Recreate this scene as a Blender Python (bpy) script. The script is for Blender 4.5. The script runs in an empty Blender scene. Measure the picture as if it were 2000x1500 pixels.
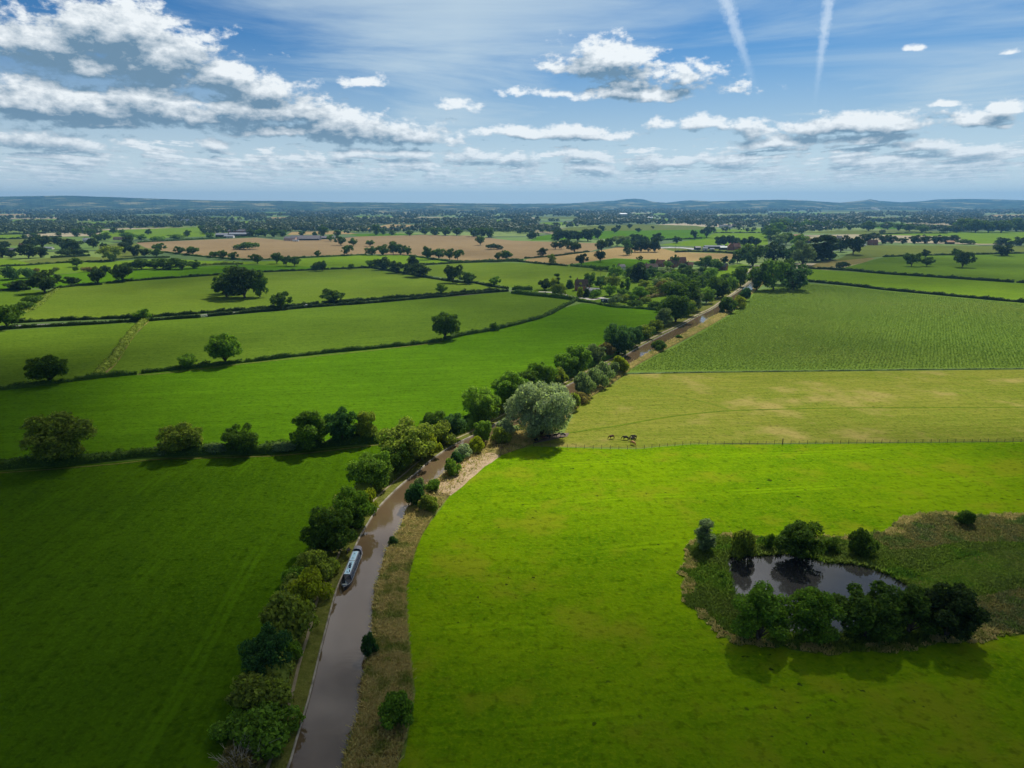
import bpy, math, random
import numpy as np
from mathutils import Vector, Matrix
from mathutils.geometry import tessellate_polygon

S = bpy.context.scene
COL = S.collection
R = math.radians
rng = np.random.default_rng(7)

# ------------------------------------------------------------------ camera
F = 1370.0          # focal length in photograph pixels (2000 wide)
CAM_H = 75.0
PITCH = math.atan(354.0 / F)
CP, SP = math.cos(PITCH), math.sin(PITCH)
SUN_EL, SUN_AZ = R(46), R(24)     # azimuth measured from +Y towards +X


def pdir(x, y):
    """direction of a photograph point, depth 1 along the optical axis"""
    u, v = (x - 1000.0) / F, (750.0 - y) / F
    return (u, CP + SP * v, -SP + CP * v)


def G(x, y, z=0.0):
    """the place on the level z that the photograph shows at x, y"""
    d = pdir(x, y)
    t = (z - CAM_H) / d[2]
    return (d[0] * t, d[1] * t)


def depth(x, y):
    return -CAM_H / pdir(x, y)[2]


def GP(pts, z=0.0):
    return np.array([G(a, b, z) for a, b in pts], float)


# ------------------------------------------------------------------ node helpers
class NT:
    def __init__(self, tree):
        self.t = tree
        self.n = tree.nodes
        self.l = tree.links

    def put(self, sock, v):
        if v is None:
            return
        if isinstance(v, bpy.types.NodeSocket):
            self.l.new(v, sock)
        else:
            try:
                sock.default_value = v
            except Exception:
                sock.default_value = tuple(v) + (1.0,)

    def m(self, op, a, b=None, c=None, clamp=False):
        n = self.n.new('ShaderNodeMath')
        n.operation = op
        n.use_clamp = clamp
        for i, v in enumerate((a, b, c)):
            self.put(n.inputs[i], v)
        return n.outputs[0]

    def v(self, op, a, b=None, c=None, scale=None):
        n = self.n.new('ShaderNodeVectorMath')
        n.operation = op
        for i, w in enumerate((a, b, c)):
            self.put(n.inputs[i], w)
        if scale is not None:
            self.put(n.inputs['Scale'], scale)
        return n.outputs['Value'] if op in ('LENGTH', 'DOT_PRODUCT', 'DISTANCE') else n.outputs[0]

    def comb(self, x=0.0, y=0.0, z=0.0):
        n = self.n.new('ShaderNodeCombineXYZ')
        for i, w in enumerate((x, y, z)):
            self.put(n.inputs[i], w)
        return n.outputs[0]

    def sep(self, a):
        n = self.n.new('ShaderNodeSeparateXYZ')
        self.put(n.inputs[0], a)
        return n.outputs

    def noise(self, vec, scale=1.0, detail=3.0, rough=0.55, dist=0.0, dims='3D', col=False):
        n = self.n.new('ShaderNodeTexNoise')
        n.noise_dimensions = dims
        self.put(n.inputs['Vector'], vec)
        n.inputs['Scale'].default_value = scale
        n.inputs['Detail'].default_value = detail
        n.inputs['Roughness'].default_value = rough
        n.inputs['Distortion'].default_value = dist
        return n.outputs['Color' if col else 'Fac']

    def ss(self, x, a, b, lo=0.0, hi=1.0):
        n = self.n.new('ShaderNodeMapRange')
        n.interpolation_type = 'SMOOTHSTEP'
        self.put(n.inputs[0], x)
        n.inputs[1].default_value = a
        n.inputs[2].default_value = b
        n.inputs[3].default_value = lo
        n.inputs[4].default_value = hi
        return n.outputs[0]

    def lin(self, x, a, b, lo=0.0, hi=1.0):
        n = self.n.new('ShaderNodeMapRange')
        self.put(n.inputs[0], x)
        n.inputs[1].default_value = a
        n.inputs[2].default_value = b
        n.inputs[3].default_value = lo
        n.inputs[4].default_value = hi
        return n.outputs[0]

    def mix(self, f, a, b, blend='MIX'):
        n = self.n.new('ShaderNodeMix')
        n.data_type = 'RGBA'
        n.blend_type = blend
        self.put(n.inputs[0], f)
        self.put(n.inputs[6], a)
        self.put(n.inputs[7], b)
        return n.outputs[2]

    def new(self, kind, **kw):
        n = self.n.new(kind)
        for k, w in kw.items():
            if k in n.inputs:
                self.put(n.inputs[k], w)
        return n


def material(name):
    m = bpy.data.materials.new(name)
    m.use_nodes = True
    m.node_tree.nodes.clear()
    return m, NT(m.node_tree)


def finish(t, shader, disp=None):
    o = t.n.new('ShaderNodeOutputMaterial')
    t.l.new(shader, o.inputs['Surface'])


def plain(name, col, rough=0.7, var=0.12, scale=1.5, metal=0.0, spec=0.3, bump=0.0):
    m, t = material(name)
    tc = t.n.new('ShaderNodeTexCoord')
    nz = t.noise(tc.outputs['Object'], scale, 4)
    c = t.mix(t.lin(nz, 0.3, 0.7), tuple(x * (1 - var) for x in col), tuple(min(1, x * (1 + var)) for x in col))
    b = t.new('ShaderNodeBsdfPrincipled', **{'Base Color': c, 'Roughness': rough, 'Metallic': metal, 'Specular IOR Level': spec})
    if bump:
        bn = t.n.new('ShaderNodeBump')
        bn.inputs['Strength'].default_value = bump
        bn.inputs['Distance'].default_value = 0.1
        t.l.new(nz, bn.inputs['Height'])
        t.l.new(bn.outputs[0], b.inputs['Normal'])
    finish(t, b.outputs[0])
    return m


# ------------------------------------------------------------------ object helpers
def mesh_np(name, verts, faces, mat, smooth=False):
    """verts n x 3, faces m x k (k constant) -> mesh"""
    me = bpy.data.meshes.new(name)
    verts = np.asarray(verts, np.float32)
    faces = np.asarray(faces, np.int32)
    k = faces.shape[1]
    me.vertices.add(len(verts))
    me.vertices.foreach_set('co', verts.ravel())
    me.loops.add(faces.size)
    me.loops.foreach_set('vertex_index', faces.ravel())
    me.polygons.add(len(faces))
    me.polygons.foreach_set('loop_start', np.arange(len(faces), dtype=np.int32) * k)
    if smooth:
        me.polygons.foreach_set('use_smooth', np.ones(len(faces), bool))
    me.update(calc_edges=True)
    me.validate()
    for q in (mat if isinstance(mat, (list, tuple)) else [mat]):
        me.materials.append(q)
    return me


def mesh_py(name, verts, faces, mat, smooth=False):
    me = bpy.data.meshes.new(name)
    me.from_pydata([tuple(v) for v in verts], [], [tuple(f) for f in faces])
    if smooth:
        me.polygons.foreach_set('use_smooth', [True] * len(me.polygons))
    me.update()
    for q in (mat if isinstance(mat, (list, tuple)) else [mat]):
        me.materials.append(q)
    return me


def link(name, data, parent=None, loc=(0, 0, 0), rz=0.0, scale=None, color=None):
    o = bpy.data.objects.new(name, data)
    COL.objects.link(o)
    o.location = loc
    o.rotation_euler = (0, 0, rz)
    if scale is not None:
        o.scale = scale
    if parent is not None:
        o.parent = parent
    if color is not None:
        o.color = tuple(color) + (1.0,)
    return o


def tag(o, label, cat=None, group=None, kind=None):
    if label:
        o['label'] = label
    if cat:
        o['category'] = cat
    if group:
        o['group'] = group
    if kind:
        o['kind'] = kind
    return o


def structure(o, label=None):
    o['kind'] = 'structure'
    if label:
        o['label'] = label
    return o


class MB:
    """collects simple solids into one mesh"""
    def __init__(self):
        self.v, self.f = [], []

    def add(self, vs, fs):
        b = len(self.v)
        self.v += [tuple(q) for q in vs]
        self.f += [tuple(i + b for i in q) for q in fs]
        return self

    def box(self, x0, x1, y0, y1, z0, z1, taper=0.0):
        t = taper
        vs = [(x0, y0, z0), (x1, y0, z0), (x1, y1, z0), (x0, y1, z0),
              (x0 + t, y0 + t, z1), (x1 - t, y0 + t, z1), (x1 - t, y1 - t, z1), (x0 + t, y1 - t, z1)]
        return self.add(vs, [(3, 2, 1, 0), (4, 5, 6, 7), (0, 1, 5, 4), (1, 2, 6, 5), (2, 3, 7, 6), (3, 0, 4, 7)])

    def tube(self, pts, rad, n=7, cap=True):
        pts = [Vector(p) for p in pts]
        rings = []
        for i, p in enumerate(pts):
            d = (pts[min(i + 1, len(pts) - 1)] - pts[max(i - 1, 0)]).normalized()
            a = d.cross(Vector((0.31, 0.95, 0.1)))
            if a.length < 1e-3:
                a = d.cross(Vector((1, 0, 0)))
            a.normalize()
            b = d.cross(a)
            r = rad[i] if isinstance(rad, (list, tuple)) else rad
            rings.append([p + a * (r * math.cos(6.2832 * k / n)) + b * (r * math.sin(6.2832 * k / n)) for k in range(n)])
        vs = [q for g in rings for q in g]
        fs = []
        for i in range(len(pts) - 1):
            for k in range(n):
                a0, a1 = i * n + k, i * n + (k + 1) % n
                fs.append((a0, a1, a1 + n, a0 + n))
        if cap:
            fs.append(tuple(range(n))[::-1])
            fs.append(tuple(range((len(pts) - 1) * n, len(pts) * n)))
        return self.add(vs, fs)

    def prism(self, outline, z0, z1, inset=0.0):
        """outline: ccw list of (x, y); vertical sides"""
        n = len(outline)
        cx = sum(p[0] for p in outline) / n
        cy = sum(p[1] for p in outline) / n
        k = 1 - inset
        vs = [(x, y, z0) for x, y in outline] + [(cx + (x - cx) * k, cy + (y - cy) * k, z1) for x, y in outline]
        fs = [tuple(range(n))[::-1], tuple(range(n, 2 * n))]
        fs += [(i, (i + 1) % n, n + (i + 1) % n, n + i) for i in range(n)]
        return self.add(vs, fs)

    def mesh(self, name, mat, smooth=False):
        return mesh_py(name, self.v, self.f, mat, smooth)

    def obj(self, name, mat, parent=None, smooth=False, **kw):
        return link(name, self.mesh(name, mat, smooth), parent, **kw)


def thing(name, label, cat, loc=(0, 0, 0), rz=0.0, group=None, scale=None):
    o = link(name, None, None, loc, rz, scale)
    o.empty_display_size = 0.5
    return tag(o, label, cat, group)


def resample(pts, step):
    """Catmull-Rom through ground points, then even steps"""
    p = np.asarray(pts, float)
    q = np.vstack([2 * p[0] - p[1], p, 2 * p[-1] - p[-2]])
    out = []
    for i in range(1, len(q) - 2):
        n = max(2, int(np.linalg.norm(q[i + 1] - q[i]) / step * 2))
        for t in np.linspace(0, 1, n, endpoint=False):
            a, b, c, d = q[i - 1], q[i], q[i + 1], q[i + 2]
            # centripetal-like softening
            m1, m2 = (c - a) * 0.5, (d - b) * 0.5
            L = np.linalg.norm(c - b)
            for mm in (m1, m2):
                l2 = np.linalg.norm(mm)
                if l2 > L:
                    mm *= L / l2
            h00, h10, h01, h11 = 2*t**3-3*t*t+1, t**3-2*t*t+t, -2*t**3+3*t*t, t**3-t*t
            out.append(h00 * b + h10 * m1 + h01 * c + h11 * m2)
    out.append(q[-2])
    out = np.array(out)
    s = np.concatenate([[0], np.cumsum(np.linalg.norm(np.diff(out, axis=0), axis=1))])
    n = max(2, int(round(s[-1] / step)) + 1)
    u = np.linspace(0, s[-1], n)
    return np.stack([np.interp(u, s, out[:, 0]), np.interp(u, s, out[:, 1])], 1)


def normals(p):
    d = np.gradient(p, axis=0)
    d /= np.linalg.norm(d, axis=1)[:, None] + 1e-9
    return np.stack([d[:, 1], -d[:, 0]], 1)      # to the right of travel


def strip_mesh(name, rails, mat, smooth=True):
    """rails: list of n x 3 arrays -> lofted sheet"""
    n = len(rails[0])
    v = np.concatenate(rails)
    f = []
    for r in range(len(rails) - 1):
        a = np.arange(n - 1) + r * n
        f.append(np.stack([a, a + n, a + n + 1, a + 1], 1))
    return mesh_np(name, v, np.concatenate(f), mat, smooth)


def inside(poly, pts):
    x, y = pts[:, 0], pts[:, 1]
    r = np.zeros(len(pts), bool)
    n = len(poly)
    j = n - 1
    for i in range(n):
        xi, yi = poly[i]
        xj, yj = poly[j]
        c = ((yi > y) != (yj > y)) & (x < (xj - xi) * (y - yi) / (yj - yi + 1e-12) + xi)
        r ^= c
        j = i
    return r


def sheet(name, px, mat, z, label=None, kind='structure'):
    """flat ground polygon outlined by photograph points"""
    g = GP(px)
    vs = [(a, b, z) for a, b in g]
    tris = tessellate_polygon([[Vector(q) for q in vs]])
    fs = []
    for t in tris:
        a, b, c = (Vector(vs[i]) for i in t)
        fs.append(t if (b - a).cross(c - a).z > 0 else t[::-1])
    o = link(name, mesh_py(name, vs, fs, mat))
    if kind:
        o['kind'] = kind
    if label:
        o['label'] = label
    return o
# ------------------------------------------------------------------ materials of the land
def grass(name, a, b, c, big=0.02, streak=None, samt=0.5, speck=0.0, speckcol=(0.02, 0.03, 0.008), tracks=None, fine=1.3, bump=0.8, patch=None, patchcol=None):
    """a/b: two tones of the sward, c: fine blade tone; streak: direction in degrees from +X of mowing lines"""
    m, t = material(name)
    P = t.n.new('ShaderNodeTexCoord').outputs['Object']
    n1 = t.noise(P, big, 4, 0.6)
    n2 = t.noise(P, big * 7, 3, 0.6)
    k = t.m('ADD', t.m('MULTIPLY', n1, 0.65), t.m('MULTIPLY', n2, 0.35))
    col = t.mix(t.ss(k, 0.36, 0.64), a, b)
    nf = t.noise(P, fine, 3, 0.7)
    col = t.mix(t.ss(nf, 0.42, 0.72, 0, 0.9), col, c)
    tus = t.noise(P, fine * 0.32, 3, 0.65)
    col = t.mix(t.ss(tus, 0.5, 0.72, 0, 0.5), col, tuple(x * 0.66 for x in b))
    dark = t.ss(t.noise(P, fine * 0.45, 2, 0.6), 0.25, 0.5, 0.62, 1.0)
    if streak is not None:
        mp = t.n.new('ShaderNodeMapping')
        mp.vector_type = 'TEXTURE'
        mp.inputs['Rotation'].default_value = (0, 0, R(streak))
        mp.inputs['Scale'].default_value = (14, 1, 1)
        t.l.new(P, mp.inputs['Vector'])
        sn = t.noise(mp.outputs[0], 0.45, 3, 0.65)
        col = t.mix(t.ss(sn, 0.35, 0.7, 0, samt), col, tuple(x * 0.62 for x in b))
        if tracks:
            mp2 = t.n.new('ShaderNodeMapping')
            mp2.vector_type = 'TEXTURE'
            mp2.inputs['Rotation'].default_value = (0, 0, R(streak))
            t.l.new(P, mp2.inputs['Vector'])
            wob = t.m('MULTIPLY', t.noise(P, 0.012, 2), 9.0)
            yy = t.m('ADD', t.sep(mp2.outputs[0])[1], wob)
            fr = t.m('ABSOLUTE', t.m('SUBTRACT', t.m('FRACT', t.m('DIVIDE', yy, tracks)), 0.5))
            wl = t.m('ABSOLUTE', t.m('SUBTRACT', fr, 0.9 / tracks))
            tr = t.ss(wl, 0.25 / tracks, 0.75 / tracks, 0.36, 0.0)
            tr = t.m('MULTIPLY', tr, t.ss(t.noise(P, 0.03, 2), 0.4, 0.6))
            col = t.mix(tr, col, tuple(min(1, x * 1.45) for x in a))
    if patch is not None:
        pn = t.noise(P, patch, 4, 0.62)
        col = t.mix(t.ss(pn, 0.5, 0.66, 0, 0.85), col, patchcol)
    if speck > 0:
        sp = t.noise(P, 0.55, 2, 0.5)
        reg = t.noise(P, 0.03, 2, 0.5)
        f = t.m('MULTIPLY', t.ss(sp, 0.66, 0.72), t.ss(reg, 0.42, 0.6))
        col = t.mix(t.m('MULTIPLY', f, speck), col, speckcol)
    col = t.mix(1.0, col, t.comb(dark, dark, dark), 'MULTIPLY')
    d = t.new('ShaderNodeBsdfPrincipled', **{'Base Color': col, 'Roughness': 1.0, 'Specular IOR Level': 0.0})
    bn = t.n.new('ShaderNodeBump')
    bn.inputs['Strength'].default_value = bump
    bn.inputs['Distance'].default_value = 0.35
    t.l.new(t.m('ADD', nf, t.m('MULTIPLY', t.noise(P, 0.28, 2), 1.5)), bn.inputs['Height'])
    t.l.new(bn.outputs[0], d.inputs['Normal'])
    finish(t, d.outputs[0])
    return m


def leaf_mat(name, trans=0.42, spread=0.8, gloss=0.04, back=None):
    """foliage: the object's own colour, a little different on every leaf clump; light passes through leaves"""
    m, t = material(name)
    oi = t.n.new('ShaderNodeObjectInfo')
    geo = t.n.new('ShaderNodeNewGeometry')
    isl = geo.outputs['Random Per Island']
    P = t.n.new('ShaderNodeTexCoord').outputs['Object']
    nz = t.noise(P, 0.55, 2, 0.5)
    f = t.m('ADD', t.m('MULTIPLY', isl, spread), t.m('MULTIPLY', nz, 0.5))
    br = t.m('ADD', f, 0.75 - spread * 0.5)
    col = t.v('MULTIPLY', oi.outputs['Color'], t.comb(br, br, br))
    warm = t.mix(t.ss(isl, 0.6, 1.0, 0, 0.45), col, t.v('MULTIPLY', col, (1.35, 1.3, 0.7)))
    d = t.new('ShaderNodeBsdfPrincipled', **{'Base Color': warm, 'Roughness': 0.7, 'Specular IOR Level': gloss})
    tr = t.n.new('ShaderNodeBsdfTranslucent')
    t.l.new(t.v('MULTIPLY', warm, (1.25, 1.3, 0.6)), tr.inputs['Color'])
    mx = t.n.new('ShaderNodeMixShader')
    mx.inputs[0].default_value = trans
    t.l.new(d.outputs[0], mx.inputs[1])
    t.l.new(tr.outputs[0], mx.inputs[2])
    finish(t, mx.outputs[0])
    return m


def tuft_mat(name, cols, scale=0.12):
    """rough herbage: patches of several kinds of growth"""
    m, t = material(name)
    geo = t.n.new('ShaderNodeNewGeometry')
    P = t.n.new('ShaderNodeTexCoord').outputs['Object']
    nz = t.noise(P, scale, 3, 0.6)
    k = t.m('ADD', t.m('MULTIPLY', nz, 0.8), t.m('MULTIPLY', geo.outputs['Random Per Island'], 0.10), )
    k = t.m('ADD', k, 0.10)
    col = cols[0]
    for i, c in enumerate(cols[1:]):
        a = 0.40 + 0.30 * i / max(1, len(cols) - 1)
        col = t.mix(t.ss(k, a, a + 0.08), col, c)
    d = t.new('ShaderNodeBsdfPrincipled', **{'Base Color': col, 'Roughness': 0.9, 'Specular IOR Level': 0.0})
    tr = t.n.new('ShaderNodeBsdfTranslucent')
    t.put(tr.inputs['Color'], col)
    mx = t.n.new('ShaderNodeMixShader')
    mx.inputs[0].default_value = 0.55
    t.l.new(d.outputs[0], mx.inputs[1])
    t.l.new(tr.outputs[0], mx.inputs[2])
    finish(t, mx.outputs[0])
    return m


def water_mat(name, deep, rough=0.06, wave=0.25, scale=0.6):
    m, t = material(name)
    P = t.n.new('ShaderNodeTexCoord').outputs['Object']
    nz = t.noise(P, 0.05, 3)
    col = t.mix(t.ss(nz, 0.35, 0.65), tuple(x * 0.9 for x in deep), tuple(x * 1.1 for x in deep))
    d = t.new('ShaderNodeBsdfPrincipled', **{'Base Color': col, 'Roughness': rough, 'IOR': 1.33, 'Specular IOR Level': 0.9})
    mp = t.n.new('ShaderNodeMapping')
    mp.inputs['Scale'].default_value = (0.5, 1.3, 1)
    t.l.new(P, mp.inputs['Vector'])
    calm = t.ss(t.noise(P, 0.05, 3), 0.42, 0.6, 0.08, 1.0)
    w = t.m('MULTIPLY', t.noise(mp.outputs[0], scale * 2.2, 3, 0.6), calm)
    bn = t.n.new('ShaderNodeBump')
    bn.inputs['Strength'].default_value = wave
    bn.inputs['Distance'].default_value = 0.06
    t.l.new(w, bn.inputs['Height'])
    t.l.new(bn.outputs[0], d.inputs['Normal'])
    finish(t, d.outputs[0])
    return m


LEAF = leaf_mat('leaf')
LEAF_FAR = leaf_mat('leaf_far', 0.34, 0.6, 0.03)
HEDGE = leaf_mat('hedge_leaf', 0.3, 0.6, 0.03)
BARK = plain('bark', (0.09, 0.07, 0.05), 0.9, 0.35, 3.0, bump=0.4)

# ------------------------------------------------------------------ ground under everything: a patchwork of farmland
def ground_mat():
    m, t = material('farmland')
    P = t.n.new('ShaderNodeTexCoord').outputs['Object']
    w = t.noise(P, 0.004, 2, 0.5, col=True)
    Q = t.v('ADD', P, t.v('SCALE', t.v('SUBTRACT', w, (0.5, 0.5, 0.5)), scale=160.0))
    vo = t.n.new('ShaderNodeTexVoronoi')
    vo.inputs['Scale'].default_value = 1 / 330.0
    t.l.new(Q, vo.inputs['Vector'])
    r = t.sep(vo.outputs['Color'])
    cr = t.n.new('ShaderNodeValToRGB')
    cr.color_ramp.interpolation = 'CONSTANT'
    e = cr.color_ramp.elements
    stops = [(0.0, (0.055, 0.10, 0.02)), (0.22, (0.10, 0.17, 0.02)), (0.42, (0.07, 0.12, 0.025)), (0.6, (0.14, 0.2, 0.03)),
             (0.74, (0.28, 0.23, 0.12)), (0.84, (0.09, 0.14, 0.03)), (0.93, (0.36, 0.3, 0.18))]
    e[0].position, e[0].color = stops[0][0], stops[0][1] + (1,)
    e[1].position, e[1].color = stops[1][0], stops[1][1] + (1,)
    for p, c in stops[2:]:
        q = e.new(p)
        q.color = c + (1,)
    t.l.new(r[0], cr.inputs[0])
    ve = t.n.new('ShaderNodeTexVoronoi')
    ve.feature = 'DISTANCE_TO_EDGE'
    ve.inputs['Scale'].default_value = 1 / 330.0
    t.l.new(Q, ve.inputs['Vector'])
    nz = t.noise(P, 0.05, 4, 0.6)
    col = t.mix(t.ss(ve.outputs[0], 0.012, 0.03, 0.9, 0.0), cr.outputs[0], (0.025, 0.045, 0.015))
    col = t.mix(t.lin(nz, 0.3, 0.7, 0, 0.35), col, t.v('MULTIPLY', col, (0.7, 0.8, 0.8)))
    d = t.new('ShaderNodeBsdfPrincipled', **{'Base Color': col, 'Roughness': 0.9, 'Specular IOR Level': 0.1})
    finish(t, d.outputs[0])
    return m


structure(link('ground', mesh_py('ground', [(-11500, -400, 0), (11500, -400, 0), (11500, 11500, 0), (-11500, 11500, 0)], [(0, 1, 2, 3)], ground_mat())),
          'patchwork of farmland reaching to the horizon')

# ------------------------------------------------------------------ fields
LUSH_SHADE = grass('grass_lush_shade', (0.058, 0.125, 0.002), (0.038, 0.092, 0.0015), (0.076, 0.148, 0.003), 0.02, streak=93, samt=0.35, tracks=21)  # base green darkened, standing in for shade over the near left corner
LUSH2 = grass('grass_meadow', (0.080, 0.178, 0.004), (0.056, 0.138, 0.003), (0.098, 0.19, 0.006), 0.018, streak=10, samt=0.4, speck=0.6, speckcol=(0.09, 0.08, 0.02), tracks=24)
MID = grass('grass_ley', (0.105, 0.178, 0.014), (0.08, 0.145, 0.011), (0.125, 0.19, 0.02), 0.015, streak=18, samt=0.4, speck=0.7, speckcol=(0.05, 0.07, 0.012))
PALE = grass('grass_pale', (0.128, 0.188, 0.018), (0.095, 0.155, 0.014), (0.142, 0.2, 0.022), 0.012, streak=14, samt=0.4)
VIVID = grass('grass_vivid', (0.152, 0.258, 0.002), (0.085, 0.19, 0.0015), (0.19, 0.285, 0.004), 0.02, streak=8, samt=0.16, speck=0.85, tracks=26, patch=0.05, patchcol=(0.19, 0.235, 0.008))
DRY = grass('grass_dry', (0.205, 0.218, 0.030), (0.14, 0.19, 0.016), (0.25, 0.24, 0.05), 0.02, streak=5, samt=0.4, speck=0.25, patch=0.028, patchcol=(0.30, 0.25, 0.075))
FIELD_BRIGHT = grass('grass_bright', (0.14, 0.23, 0.012), (0.105, 0.19, 0.012), (0.16, 0.24, 0.016), 0.012, streak=-8, samt=0.35)
OLIVE = grass('grass_olive', (0.13, 0.165, 0.025), (0.1, 0.13, 0.03), (0.15, 0.17, 0.045), 0.02, streak=-5, samt=0.35)
STUBBLE = grass('stubble', (0.28, 0.205, 0.105), (0.225, 0.16, 0.08), (0.31, 0.23, 0.125), 0.006, streak=4, samt=0.45)
CORN = grass('ripe_corn', (0.35, 0.25, 0.105), (0.29, 0.205, 0.085), (0.38, 0.28, 0.13), 0.006, streak=8, samt=0.4)
MAIZE_GROUND = grass('maize_ground', (0.13, 0.20, 0.028), (0.11, 0.18, 0.025), (0.14, 0.21, 0.032), 0.02)
ROUGH = grass('rough_ground', (0.21, 0.185, 0.06), (0.15, 0.15, 0.04), (0.28, 0.22, 0.09), 0.08, patch=0.1, patchcol=(0.16, 0.12, 0.06))
MARSH = grass('marsh_ground', (0.085, 0.15, 0.014), (0.07, 0.12, 0.016), (0.11, 0.16, 0.022), 0.05, patch=0.06, patchcol=(0.15, 0.14, 0.04))

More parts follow.
